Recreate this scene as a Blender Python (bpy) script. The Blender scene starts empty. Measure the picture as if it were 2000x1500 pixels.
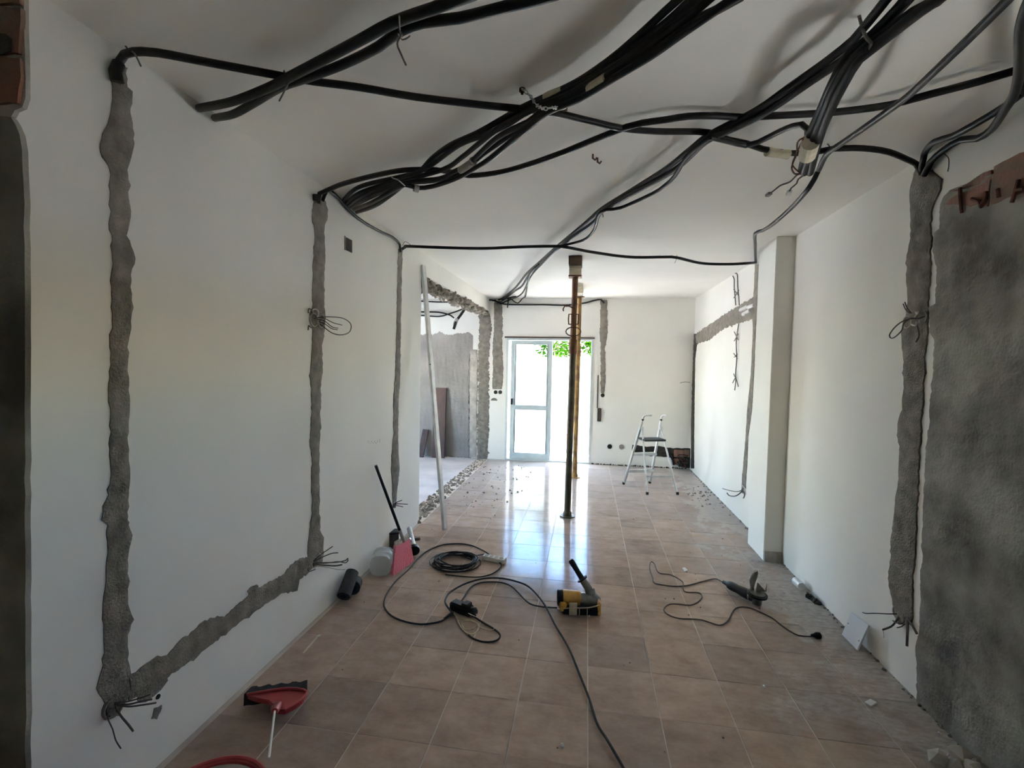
import bpy, bmesh, math, random
from mathutils import Vector, Matrix, noise
random.seed(11)
S = bpy.context.scene
COL = S.collection
# ---------------------------------------------------------------- camera
CAM_F=938.16; CAM_POS=(-0.0413,-2.5461,1.6115)
CAM_R=[0.987714, 0.155182, 0.018412]; CAM_U=[-0.024784, 0.039226, 0.998923]; CAM_D=[-0.154293, 0.987107, -0.04259]
cam = bpy.data.cameras.new('camera'); cam_o = bpy.data.objects.new('camera', cam); COL.objects.link(cam_o)
cam.sensor_fit = 'HORIZONTAL'; cam.sensor_width = 36; cam.lens = 36 * CAM_F / 2000; cam.clip_start = 0.02
_r, _u, _d = Vector(CAM_R), Vector(CAM_U), Vector(CAM_D)
cam_o.matrix_world = Matrix(((_r.x, _u.x, -_d.x, CAM_POS[0]), (_r.y, _u.y, -_d.y, CAM_POS[1]), (_r.z, _u.z, -_d.z, CAM_POS[2]), (0, 0, 0, 1)))
S.camera = cam_o
# ---------------------------------------------------------------- world, sun, exposure
S.view_settings.view_transform = 'Standard'; S.view_settings.look = 'None'
S.view_settings.gamma = 1; S.view_settings.use_curve_mapping = False
S.view_settings.exposure = 1.65
W = bpy.data.worlds.new('world'); S.world = W; W.use_nodes = True
wn = W.node_tree.nodes; wl = W.node_tree.links
bg = wn['Background']; sky = wn.new('ShaderNodeTexSky')
sky.sky_type = 'NISHITA'; sky.sun_disc = False; sky.sun_elevation = math.radians(50); sky.sun_rotation = math.radians(42)
sky.air_density = 1.0; sky.dust_density = 0.1; sky.ozone_density = 4.0
wl.new(sky.outputs[0], bg.inputs['Color']); bg.inputs['Strength'].default_value = 1.8
sun = bpy.data.lights.new('sun', 'SUN'); sun.energy = 80; sun.angle = 0.009; sun.color = (1, .97, .93)
sun_o = bpy.data.objects.new('sun', sun); COL.objects.link(sun_o)
sun_o.rotation_euler = Vector((0.50, 0.55, 1.0)).to_track_quat('Z', 'Y').to_euler()
def portal(loc, sx, sy, direction):
    l = bpy.data.lights.new('daylight_portal', 'AREA'); l.shape = 'RECTANGLE'; l.size = sx; l.size_y = sy
    l.cycles.is_portal = True
    o = bpy.data.objects.new('daylight_portal', l); COL.objects.link(o); o.location = loc
    o.rotation_euler = (-Vector(direction)).to_track_quat('Z', 'Y').to_euler()
portal((-0.65, 5.5, 1.0), 1.4, 2.05, (0, -1, 0))
portal((-5.02, 3.1, 1.02), 1.4, 1.5, (1, 0, 0))
portal((1.77, -1.07, 1.6), .5, .3, (-1, 0, 0))
S.cycles.use_denoising = True
S.cycles.max_bounces = 14; S.cycles.diffuse_bounces = 10; S.cycles.glossy_bounces = 4; S.cycles.transmission_bounces = 6
S.cycles.transparent_max_bounces = 12; S.cycles.sample_clamp_indirect = 6; S.cycles.caustics_reflective = False; S.cycles.caustics_refractive = False
# ---------------------------------------------------------------- materials
def mat(name, c1, c2=None, rough=.6, metal=0, scale=6, detail=6, bump=0, bscale=60, coord='Object', stretch=(1, 1, 1), rnd=0, coat=0, lo=.35, hi=.65, dist=0.01):
    m = bpy.data.materials.new(name); m.use_nodes = True; n = m.node_tree.nodes; l = m.node_tree.links
    b = n['Principled BSDF']; b.inputs['Roughness'].default_value = rough; b.inputs['Metallic'].default_value = metal
    b.inputs['Coat Weight'].default_value = coat
    c2 = c2 or tuple(x * .8 for x in c1)
    tc = n.new('ShaderNodeTexCoord'); mp = n.new('ShaderNodeMapping'); mp.inputs['Scale'].default_value = stretch
    l.new(tc.outputs[coord], mp.inputs[0]); vec = mp.outputs[0]
    if rnd:
        oi = n.new('ShaderNodeObjectInfo'); ad = n.new('ShaderNodeVectorMath'); ad.operation = 'ADD'
        mu = n.new('ShaderNodeMath'); mu.operation = 'MULTIPLY'; mu.inputs[1].default_value = 37
        l.new(oi.outputs['Random'], mu.inputs[0]); l.new(vec, ad.inputs[0]); l.new(mu.outputs[0], ad.inputs[1]); vec = ad.outputs[0]
    t = n.new('ShaderNodeTexNoise'); t.inputs['Scale'].default_value = scale; t.inputs['Detail'].default_value = detail
    l.new(vec, t.inputs['Vector'])
    r = n.new('ShaderNodeValToRGB'); r.color_ramp.elements[0].position = lo; r.color_ramp.elements[1].position = hi
    r.color_ramp.elements[0].color = (*c2, 1); r.color_ramp.elements[1].color = (*c1, 1)
    l.new(t.outputs['Fac'], r.inputs[0]); l.new(r.outputs[0], b.inputs['Base Color'])
    if bump:
        t2 = n.new('ShaderNodeTexNoise'); t2.inputs['Scale'].default_value = bscale; t2.inputs['Detail'].default_value = 8
        l.new(vec, t2.inputs['Vector'])
        bp = n.new('ShaderNodeBump'); bp.inputs['Strength'].default_value = bump; bp.inputs['Distance'].default_value = dist
        l.new(t2.outputs['Fac'], bp.inputs['Height']); l.new(bp.outputs[0], b.inputs['Normal'])
    m['ramp'] = r.name
    return m
M = {}
M['plaster'] = mat('plaster', (.82, .80, .735), (.77, .745, .68), .85, scale=1.3, detail=8, bump=.25, bscale=35, dist=.004)
M['ceiling'] = mat('ceiling_paint', (.89, .865, .80), (.84, .81, .75), .9, scale=1.1, detail=7, bump=.2, bscale=20, dist=.005)
M['mortar'] = mat('mortar', (.25, .23, .195), (.125, .113, .093), .95, scale=16, detail=12, bump=1.0, bscale=110, dist=.01, lo=.3, hi=.7)
M['render'] = mat('cement_render', (.30, .285, .245), (.095, .085, .07), .9, scale=3.2, detail=14, bump=.4, bscale=70, lo=.34, hi=.66)
M['render_light'] = mat('cement_render_light', (.27, .255, .24), (.15, .142, .135), .9, scale=2.0, detail=12, bump=.5, bscale=25, lo=.3, hi=.7)
M['pale_mortar'] = mat('pale_mortar', (.42, .39, .35), (.27, .25, .22), .95, scale=7, detail=10, bump=.7, bscale=40)
M['dark_gap'] = mat('dark_gap', (.045, .038, .03), (.018, .015, .012), .95, scale=12, detail=8, bump=.9, bscale=40)
M['brick'] = mat('brick', (.24, .11, .075), (.16, .115, .09), .9, scale=9, detail=8, bump=.6, bscale=60, rnd=1)
M['grout'] = mat('grout', (.54, .48, .42), (.36, .31, .27), .85, scale=3, detail=6)
M['screed'] = mat('screed', (.62, .58, .57), (.48, .45, .45), .8, scale=3, detail=9, bump=.3, bscale=40)
M['rubble'] = mat('rubble', (.30, .265, .22), (.13, .11, .085), .95, scale=14, detail=6, bump=.5)
M['conduit'] = mat('conduit_black', (.010, .010, .010), (.006, .006, .006), .5, scale=30)
M['conduit_grey'] = mat('conduit_dark_grey', (.025, .026, .026), (.015, .015, .016), .42, scale=30)
M['cable'] = mat('cable_rubber', (.022, .021, .020), (.012, .012, .012), .55, scale=40)
M['cable_brown'] = mat('cable_brown', (.06, .04, .035), (.035, .024, .02), .55, scale=40)
M['wire'] = mat('wire', (.09, .08, .07), (.05, .045, .04), .6, scale=40)
M['wire_white'] = mat('wire_white', (.5, .48, .44), (.4, .38, .34), .6, scale=40)
M['beige_cord'] = mat('beige_cord', (.55, .45, .31), (.42, .34, .22), .7, scale=40)
M['tape'] = mat('masking_tape', (.56, .51, .38), (.44, .39, .28), .75, scale=20, bump=.3)
M['galv'] = mat('galvanised_steel', (.55, .55, .53), (.35, .35, .34), .4, 1, scale=30)
M['alu'] = mat('aluminium', (.70, .70, .69), (.55, .55, .54), .34, .85, scale=12)
M['alu_white'] = mat('painted_aluminium', (.62, .68, .66), (.55, .60, .58), .35, .1, scale=10)
M['frame_side'] = mat('window_aluminium', (.62, .70, .70), (.55, .63, .63), .4, .3, scale=10)
M['rust'] = mat('rusty_prop_steel', (.17, .075, .03), (.07, .032, .02), .65, .35, scale=12, detail=8, bump=.4)
M['prop_green'] = mat('weathered_prop_paint', (.075, .075, .045), (.05, .035, .02), .5, .35, scale=14, detail=8, bump=.3)
M['prop_yellow'] = mat('ochre_prop_paint', (.32, .19, .05), (.15, .08, .03), .6, .2, scale=12, detail=8, bump=.3)
M['iron'] = mat('rusty_iron', (.13, .04, .02), (.06, .022, .014), .8, .3, scale=30, bump=.4)
M['wood_dark'] = mat('wet_board', (.075, .032, .022), (.035, .018, .015), .6, scale=5, detail=8, stretch=(8, 8, 1), bump=.3)
M['wood_pale'] = mat('pale_timber', (.60, .54, .42), (.45, .39, .29), .8, scale=5, stretch=(2, 2, 12))
M['wood_block'] = mat('dark_timber', (.07, .045, .03), (.04, .026, .018), .8, scale=6, stretch=(2, 12, 2))
M['black'] = mat('black_plastic', (.018, .018, .019), (.011, .011, .011), .4, scale=20)
M['black_foam'] = mat('black_foam', (.04, .041, .042), (.026, .026, .027), .8, scale=40, bump=.3)
M['grey_metal'] = mat('gear_case', (.22, .22, .21), (.12, .12, .115), .35, .7, scale=20)
M['chrome'] = mat('chrome', (.7, .7, .7), (.6, .6, .6), .18, 1, scale=20)
M['yellow'] = mat('ochre_plastic', (.60, .33, .06), (.42, .22, .045), .45, scale=25)
M['red'] = mat('red_plastic', (.34, .035, .035), (.24, .025, .028), .35, scale=10)
M['pink'] = mat('pink_bristle', (.68, .17, .22), (.5, .11, .15), .8, scale=60, stretch=(3, 3, .3), bump=.6, bscale=120)
M['bristle'] = mat('black_bristle', (.02, .018, .02), (.01, .01, .01), .9, scale=90, stretch=(3, 3, .3), bump=.8, bscale=150)
M['white'] = mat('white_plastic', (.70, .69, .66), (.62, .61, .58), .45, scale=15)
M['gypsum'] = mat('white_tile', (.72, .74, .75), (.66, .68, .69), .5, scale=5)
M['hole'] = mat('dark_hole', (.012, .011, .01), (.006, .006, .005), .9, scale=20)
M['terracotta'] = mat('terracotta', (.62, .26, .19), (.5, .2, .15), .8, scale=10)
M['white_wall_outside'] = mat('exterior_render', (.80, .80, .78), (.74, .74, .72), .9, scale=3)
M['patio'] = mat('patio_paving', (.80, .78, .74), (.70, .68, .65), .8, scale=6)
M['earth'] = mat('bare_earth', (.20, .17, .13), (.13, .11, .08), .95, scale=5)
M['leaf'] = mat('leaf', (.012, .045, .001), (.004, .020, .0006), .6, scale=4, rnd=1)
M['leaf'].node_tree.nodes['Principled BSDF'].inputs['Specular IOR Level'].default_value = 0
M['bark'] = mat('bark', (.12, .09, .06), None, .9, scale=20)
M['pencil'] = mat('wall_mark', (.30, .29, .27), (.5, .49, .46), .9, scale=60)
def glassmat(name, tint, fac, rough=.02):
    m = bpy.data.materials.new(name); m.use_nodes = True; n = m.node_tree.nodes; l = m.node_tree.links; n.clear()
    o = n.new('ShaderNodeOutputMaterial'); mx = n.new('ShaderNodeMixShader'); tr = n.new('ShaderNodeBsdfTransparent'); gl = n.new('ShaderNodeBsdfGlossy')
    fr = n.new('ShaderNodeFresnel'); fr.inputs[0].default_value = 1.45
    tr.inputs[0].default_value = (*tint, 1); gl.inputs['Roughness'].default_value = rough
    mt = n.new('ShaderNodeMath'); mt.operation = 'MULTIPLY'; mt.inputs[1].default_value = fac
    l.new(fr.outputs[0], mt.inputs[0]); l.new(mt.outputs[0], mx.inputs[0]); l.new(tr.outputs[0], mx.inputs[1]); l.new(gl.outputs[0], mx.inputs[2]); l.new(mx.outputs[0], o.inputs[0])
    return m
M['glass'] = glassmat('window_glass', (.93, .96, .95), 1)
def jugmat():
    m = bpy.data.materials.new('clear_plastic'); m.use_nodes = True; n = m.node_tree.nodes; l = m.node_tree.links; b = n['Principled BSDF']
    b.inputs['Base Color'].default_value = (.55, .60, .60, 1); b.inputs['Roughness'].default_value = .25
    tr = n.new('ShaderNodeBsdfTransparent'); mx = n.new('ShaderNodeMixShader'); mx.inputs[0].default_value = .45
    l.new(tr.outputs[0], mx.inputs[1]); l.new(b.outputs[0], mx.inputs[2]); l.new(mx.outputs[0], n['Material Output'].inputs[0])
    return m
M['clear'] = jugmat()
for k in ('conduit', 'conduit_grey', 'black', 'cable'): M[k].node_tree.nodes['Principled BSDF'].inputs['Specular IOR Level'].default_value = .22
# floor tile: mottled terracotta-brown glaze, dusty streaks, cement smears towards the right wall
def tilemat():
    m = bpy.data.materials.new('floor_tile_glaze'); m.use_nodes = True; n = m.node_tree.nodes; l = m.node_tree.links; b = n['Principled BSDF']
    geo = n.new('ShaderNodeNewGeometry'); oi = n.new('ShaderNodeObjectInfo')
    def noi(scale, detail, vec, rough=.6):
        t = n.new('ShaderNodeTexNoise'); t.inputs['Scale'].default_value = scale; t.inputs['Detail'].default_value = detail; t.inputs['Roughness'].default_value = rough
        l.new(vec, t.inputs['Vector']); return t.outputs['Fac']
    def ramp(fac, stops):
        r = n.new('ShaderNodeValToRGB'); e = r.color_ramp.elements
        e[0].position, e[0].color = stops[0][0], (*stops[0][1], 1); e[1].position, e[1].color = stops[-1][0], (*stops[-1][1], 1)
        for p, c in stops[1:-1]:
            k = e.new(p); k.color = (*c, 1)
        l.new(fac, r.inputs[0]); return r.outputs[0]
    def mix(f, a, bb, mode='MIX'):
        x = n.new('ShaderNodeMixRGB'); x.blend_type = mode
        for s, v in zip(x.inputs, (f, a, bb)):
            if isinstance(v, (int, float)): s.default_value = v
            elif isinstance(v, tuple): s.default_value = (*v, 1)
            else: l.new(v, s)
        return x.outputs[0]
    mp = n.new('ShaderNodeMapping'); mp.inputs['Scale'].default_value = (2.4, 5, 1); l.new(geo.outputs['Position'], mp.inputs[0])
    ad = n.new('ShaderNodeVectorMath'); ad.operation = 'ADD'; mu = n.new('ShaderNodeMath'); mu.operation = 'MULTIPLY'; mu.inputs[1].default_value = 50
    l.new(oi.outputs['Random'], mu.inputs[0]); l.new(geo.outputs['Position'], ad.inputs[0]); l.new(mu.outputs[0], ad.inputs[1])
    a = ramp(noi(5, 10, ad.outputs[0], .7), [(.3, (.245, .18, .145)), (.5, (.35, .27, .22)), (.7, (.43, .345, .295))])
    a = mix(.28, a, ramp(noi(2.2, 8, mp.outputs[0], .7), [(.35, (.185, .14, .115)), (.65, (.47, .40, .35))]))
    tint = ramp(oi.outputs['Random'], [(0, (.82, .80, .78)), (1, (1.12, 1.06, 1.0))]); a = mix(1.0, a, tint, 'MULTIPLY')
    # cement dust: a band along the right wall, the back-right corner, the threshold
    sx = n.new('ShaderNodeSeparateXYZ'); l.new(geo.outputs['Position'], sx.inputs[0])
    def mapr(v, a0, a1, b0=0, b1=1):
        r = n.new('ShaderNodeMapRange'); r.inputs[1].default_value = a0; r.inputs[2].default_value = a1; r.inputs[3].default_value = b0; r.inputs[4].default_value = b1
        l.new(v, r.inputs[0]); return r.outputs[0]
    def math_(op, x, y):
        k = n.new('ShaderNodeMath'); k.operation = op
        for s, v in zip(k.inputs, (x, y)):
            if isinstance(v, (int, float)): s.default_value = v
            else: l.new(v, s)
        return k.outputs[0]
    big = noi(1.6, 8, geo.outputs['Position'], .65)
    d = math_('ADD', mapr(sx.outputs[0], .55, 1.5), math_('MULTIPLY', math_('SUBTRACT', big, .5), 2.2))
    dust = mapr(d, .45, 1.0, 0, .85)
    a = mix(dust, a, ramp(noi(9, 8, mp.outputs[0]), [(.35, (.24, .23, .21)), (.65, (.42, .405, .38))]))
    dust_sheen = mapr(math_('ADD', mapr(sx.outputs[1], 1.2, 5.0), math_('MULTIPLY', math_('SUBTRACT', noi(2.6, 9, mp.outputs[0], .7), .5), 1.3)), .2, 1.1, 0, .62)  # dust plus the door's bluish reflection, painted in as paler towards the back
    a = mix(dust_sheen, a, (.50, .48, .48))
    l.new(a, b.inputs['Base Color'])
    rr = mapr(noi(7, 8, mp.outputs[0], .7), .3, .7, .08, .19)
    rr = math_('ADD', rr, math_('MULTIPLY', dust, .3)); l.new(rr, b.inputs['Roughness'])
    b.inputs['Specular IOR Level'].default_value = .14; b.inputs['IOR'].default_value = 1.38
    bp = n.new('ShaderNodeBump'); bp.inputs['Strength'].default_value = .12; bp.inputs['Distance'].default_value = .004
    l.new(noi(14, 4, geo.outputs['Position']), bp.inputs['Height']); l.new(bp.outputs[0], b.inputs['Normal'])
    return m
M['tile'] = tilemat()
# ---------------------------------------------------------------- mesh helpers
class MB:
    def __init__(s): s.v = []; s.f = []
    def add(s, vs, fs):
        k = len(s.v); s.v += [tuple(v) for v in vs]; s.f += [tuple(i + k for i in f) for f in fs]; return s
    def box(s, a, b, rot=None, at=None):
        vs = [Vector((x, y, z)) for x in (a[0], b[0]) for y in (a[1], b[1]) for z in (a[2], b[2])]
        if rot is not None: vs = [rot @ v for v in vs]
        if at is not None: vs = [v + Vector(at) for v in vs]
        return s.add(vs, [(0, 1, 3, 2), (4, 6, 7, 5), (0, 4, 5, 1), (2, 3, 7, 6), (0, 2, 6, 4), (1, 5, 7, 3)])
    def bar(s, p, q, w, h, up=(0, 0, 1)):
        p, q = Vector(p), Vector(q); d = (q - p).normalized(); x = d.cross(Vector(up)); x = x.normalized() if x.length > 1e-4 else Vector((1, 0, 0)); y = x.cross(d)
        vs = [c + x * (i * w / 2) + y * (j * h / 2) for c in (p, q) for i, j in ((-1, -1), (1, -1), (1, 1), (-1, 1))]
        return s.add(vs, [(3, 2, 1, 0), (4, 5, 6, 7), (0, 1, 5, 4), (1, 2, 6, 5), (2, 3, 7, 6), (3, 0, 4, 7)])
    def tube(s, pts, r, n=8, smooth=True, step=.03, closed_end=True):
        P = [Vector(p) for p in pts]
        if smooth and len(P) > 2: P = spline(P, step)
        if not hasattr(r, '__len__'): r = [r] * len(P)
        elif len(r) != len(P): r = [r[int(i * (len(r) - 1) / max(1, len(P) - 1))] for i in range(len(P))]
        t = (P[1] - P[0]).normalized(); u = t.orthogonal().normalized(); vs = []; fs = []
        for i, p in enumerate(P):
            t2 = (P[min(i + 1, len(P) - 1)] - P[max(i - 1, 0)])
            t2 = t2.normalized() if t2.length > 1e-7 else t
            u = (u - t2 * u.dot(t2)); u = u.normalized() if u.length > 1e-6 else t2.orthogonal().normalized(); w = t2.cross(u); t = t2
            vs += [p + (u * math.cos(a) + w * math.sin(a)) * r[i] for a in (2 * math.pi * k / n for k in range(n))]
        for i in range(len(P) - 1):
            for k in range(n):
                fs.append((i * n + k, i * n + (k + 1) % n, (i + 1) * n + (k + 1) % n, (i + 1) * n + k))
        if closed_end: fs += [tuple(range(n))[::-1], tuple(range((len(P) - 1) * n, len(P) * n))]
        return s.add(vs, fs)
    def lathe(s, prof, axis=(0, 0, 1), at=(0, 0, 0), n=24):
        z = Vector(axis).normalized(); x = z.orthogonal().normalized(); y = z.cross(x); at = Vector(at); vs = []; fs = []
        for r, h in prof: vs += [at + z * h + (x * math.cos(a) + y * math.sin(a)) * r for a in (2 * math.pi * k / n for k in range(n))]
        for i in range(len(prof) - 1):
            for k in range(n): fs.append((i * n + k, i * n + (k + 1) % n, (i + 1) * n + (k + 1) % n, (i + 1) * n + k))
        fs += [tuple(range(n))[::-1], tuple(range((len(prof) - 1) * n, len(prof) * n))]
        return s.add(vs, fs)
    def prism(s, pts, off):
        off = Vector(off); n = len(pts); P = [Vector(p) for p in pts]
        return s.add(P + [p + off for p in P], [tuple(range(n)), tuple(range(n, 2 * n))[::-1]] + [(i, (i + 1) % n, n + (i + 1) % n, n + i) for i in range(n)])
    def chunk(s, c, r, seed):
        rr = random.Random(seed); t = (1 + 5 ** .5) / 2
        vs = [(-1, t, 0), (1, t, 0), (-1, -t, 0), (1, -t, 0), (0, -1, t), (0, 1, t), (0, -1, -t), (0, 1, -t), (t, 0, -1), (t, 0, 1), (-t, 0, -1), (-t, 0, 1)]
        fs = [(0, 11, 5), (0, 5, 1), (0, 1, 7), (0, 7, 10), (0, 10, 11), (1, 5, 9), (5, 11, 4), (11, 10, 2), (10, 7, 6), (7, 1, 8), (3, 9, 4), (3, 4, 2), (3, 2, 6), (3, 6, 8), (3, 8, 9), (4, 9, 5), (2, 4, 11), (6, 2, 10), (8, 6, 7), (9, 8, 1)]
        sc = [r * rr.uniform(.6, 1.3) / 1.9 for _ in range(3)]; m = Matrix.Rotation(rr.uniform(0, 6), 3, 'Z') @ Matrix.Rotation(rr.uniform(0, 6), 3, 'X')
        return s.add([Vector(c) + m @ Vector((v[0] * sc[0] * rr.uniform(.7, 1.2), v[1] * sc[1] * rr.uniform(.7, 1.2), v[2] * sc[2])) for v in vs], fs)
    def build(s, name, m, parent=None, smooth=False, bevel=0):
        me = bpy.data.meshes.new(name); me.from_pydata(s.v, [], s.f); me.update()
        b = bmesh.new(); b.from_mesh(me); bmesh.ops.recalc_face_normals(b, faces=b.faces)
        if bevel: bmesh.ops.bevel(b, geom=list(b.edges), offset=bevel, segments=2, affect='EDGES', clamp_overlap=True)
        b.to_mesh(me); b.free()
        me.materials.append(M[m] if isinstance(m, str) else m)
        if smooth: me.shade_smooth(); me.set_sharp_from_angle(angle=math.radians(40))
        o = bpy.data.objects.new(name, me); COL.objects.link(o)
        if parent: adopt(o, parent)
        return o
def adopt(o, parent):
    o.parent = parent
    o.matrix_parent_inverse = Matrix.Translation(-Vector(parent.location)) if parent.rotation_euler.to_quaternion().angle < 1e-6 else (Matrix.Translation(parent.location) @ parent.rotation_euler.to_matrix().to_4x4()).inverted()
def spline(P, step):
    out = []
    for i in range(len(P) - 1):
        p0, p1, p2, p3 = P[max(i - 1, 0)], P[i], P[i + 1], P[min(i + 2, len(P) - 1)]
        k = max(1, min(24, int((p2 - p1).length / step)))
        for j in range(k):
            t = j / k
            out.append(.5 * ((2 * p1) + (p2 - p0) * t + (2 * p0 - 5 * p1 + 4 * p2 - p3) * t * t + (3 * p1 - p0 - 3 * p2 + p3) * t ** 3))
    out.append(P[-1]); return out
def tag(o, label, cat, group=None, kind=None):
    o['label'] = label; o['category'] = cat
    if group: o['group'] = group
    if kind: o['kind'] = kind
    return o
def thing(name, loc, label, cat, group=None):
    o = bpy.data.objects.new(name, None); COL.objects.link(o); o.location = loc; o.empty_display_size = .1
    return tag(o, label, cat, group)
def struct(name, mb, m, **k):
    o = mb.build(name, m, **k); o['kind'] = 'structure'; return o
def B(): return MB()
XL, XR, YB, H = -1.677, 1.595, 5.33, 2.681
T = .15   # thickness of the knocked-through partition
# ---------------------------------------------------------------- the room shell
FX0, FX1, FY0 = -3.9, 1.595, -5.2
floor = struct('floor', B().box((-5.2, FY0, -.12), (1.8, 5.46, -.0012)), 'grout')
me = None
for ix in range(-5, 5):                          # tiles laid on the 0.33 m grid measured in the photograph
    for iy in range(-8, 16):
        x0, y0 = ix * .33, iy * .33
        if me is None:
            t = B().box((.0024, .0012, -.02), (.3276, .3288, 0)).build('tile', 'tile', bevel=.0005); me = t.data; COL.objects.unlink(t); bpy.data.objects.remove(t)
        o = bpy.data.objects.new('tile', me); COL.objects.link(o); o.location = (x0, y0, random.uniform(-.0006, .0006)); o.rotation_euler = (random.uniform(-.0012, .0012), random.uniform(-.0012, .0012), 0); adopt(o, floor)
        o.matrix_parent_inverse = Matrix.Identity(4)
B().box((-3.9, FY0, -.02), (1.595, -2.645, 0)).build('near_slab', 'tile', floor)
B().box((-5.05, .3, -.05), (XL - T - .02, YB, -.001)).build('screed', 'screed', floor)
struct('ceiling', B().box((-5.3, FY0 - .1, H), (1.8, YB + .15, H + .2)), 'ceiling')
# left wall: whole up to y=2.0, then an opening under a broken lintel, as far as the back wall
wl_ = struct('wall_left', B().box((XL - T, -1.38, 0), (XL, 2.02, H)), 'plaster')
lin = struct('trim_1', B().box((XL - T, 2.02, 2.475), (XL, YB, H)), 'plaster'); lin['label'] = 'beam left over the knocked-through opening'
bb = B(); bb.box((XR, -.62, 0), (XR + .15, YB + .15, H)); bb.box((XR, FY0, 0), (XR + .15, -1.32, H)); bb.box((XR, -1.32, 0), (XR + .15, -.62, 1.45)); bb.box((XR, -1.32, 1.75), (XR + .15, -.62, H)); bb.box((XR, -.82, 1.45), (XR + .15, -.62, 1.75))
struct('wall_right', bb, 'plaster'); wr_ = bpy.data.objects['wall_right']
DX0, DX1, DZ = -1.375, .045, 2.035
bb = B()
bb.box((-5.3, YB, 0), (DX0, YB + .16, H)); bb.box((DX1, YB, 0), (XR, YB + .16, H)); bb.box((DX0, YB, DZ), (DX1, YB + .16, H))
wb_ = struct('wall_back', bb, 'plaster')
# other room beyond the opening
bb = B(); bb.box((-5.15, .2, 0), (-5.0, 2.4, H)); bb.box((-5.15, 3.8, 0), (-5.0, YB, H)); bb.box((-5.15, 2.4, 0), (-5.0, 3.8, .3)); bb.box((-5.15, 2.4, 1.75), (-5.0, 3.8, H))
bb.box((-5.15, .2, 0), (XL - T, .35, H))
struct('wall_side_room', bb, 'plaster')
# the room the photographer stands in is wider than the corridor
bb = B(); bb.box((-4.0, -1.38, 0), (XL - T, -1.2, H)); bb.box((-4.0, FY0, 0), (-3.9, -1.38, H))
bb.box((-4.0, FY0 - .1, 0), (XR, FY0, H))
struct('wall_near', bb, 'plaster')
# raw end of the left wall, facing the photographer: render below, broken brick above
def jag(pts, amp, axis_fn, sub=.03, seed=0):
    rr = random.Random(seed); out = []
    for i in range(len(pts)):
        a, b = Vector(pts[i]), Vector(pts[(i + 1) % len(pts)]); n = max(1, int((b - a).length / sub))
        for j in range(n):
            p = a.lerp(b, j / n); out.append(axis_fn(p, rr.uniform(-amp, amp), rr.uniform(-amp, amp)))
    return out
pf = [(-1.667,-1.395,.278),(-1.659,-1.395,.533),(-1.643,-1.395,1.152),(-1.634,-1.395,1.453),(-1.627,-1.395,1.747),(-1.62,-1.395,2.036),(-1.619,-1.395,2.135),(-1.621,-1.395,2.192),(-1.628,-1.395,2.232),(-1.645,-1.395,2.264),(-1.658,-1.395,2.285),(-1.814,-1.395,2.303),(-2.47,-1.395,2.374)]
P = jag([(x - .013, -1.38, z) for x, y, z in pf] + [(-3.2, -1.38, 0)], .003, lambda p, a, b: (p.x + a, p.y, max(0, p.z + b)), .05, 3)
B().prism(P, (0, -.015, 0)).build('render_coat', 'render', wl_)
pf = [(-1.658,-1.395,2.288),(-1.647,-1.395,2.304),(-1.619,-1.395,2.309),(-1.612,-1.395,2.333),(-1.608,-1.395,2.458),(-1.606,-1.395,2.596),(-1.602,-1.395,2.72)]
P = jag([(x - .013, -1.38, z) for x, y, z in pf] + [(-3.2, -1.38, 2.66), (-3.2, -1.38, pf[0][2])], .003, lambda p, a, b: (p.x + a, p.y, p.z + b), .05, 4)
B().prism(P, (0, -.012, 0)).build('mortar_backing', 'pale_mortar', wl_)
for pts in ([(-1.863,-1.398,2.329),(-1.622,-1.398,2.318),(-1.613,-1.398,2.387),(-1.616,-1.398,2.44),(-1.858,-1.398,2.459)], [(-1.857,-1.398,2.47),(-1.614,-1.398,2.453),(-1.609,-1.398,2.512),(-1.609,-1.398,2.575),(-1.853,-1.398,2.598)], [(-1.852,-1.398,2.609),(-1.607,-1.398,2.586),(-1.603,-1.398,2.704),(-1.847,-1.398,2.73)]):
    P = jag([(x - .012, -1.39, z) for x, y, z in pts], .004, lambda p, a, b: (p.x + a, p.y, p.z + b), .03, 5)
    B().prism(P, (0, -.012, 0)).build('brick', 'brick', wl_)
P = jag([(x, -1.4025, z) for x, y, z in [(-1.794,-1.403,2.51),(-1.668,-1.403,2.502),(-1.647,-1.403,2.487),(-1.652,-1.403,2.457),(-1.676,-1.403,2.447),(-1.796,-1.403,2.454)]], .004, lambda p, a, b: (p.x + a, p.y, p.z + b), .03, 6)
B().prism(P, (0, -.004, 0)).build('brick_cavity', 'dark_gap', wl_)
# pillar with its scrap of brown skirting
pil = struct('pillar', B().box((1.452, 1.69, 0), (XR + .01, 2.09, H)), 'plaster', bevel=.004)
struct('baseboard_pillar', B().box((1.458, 1.675, 0), (XR - .005, 1.69, .085)), 'tile')
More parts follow.
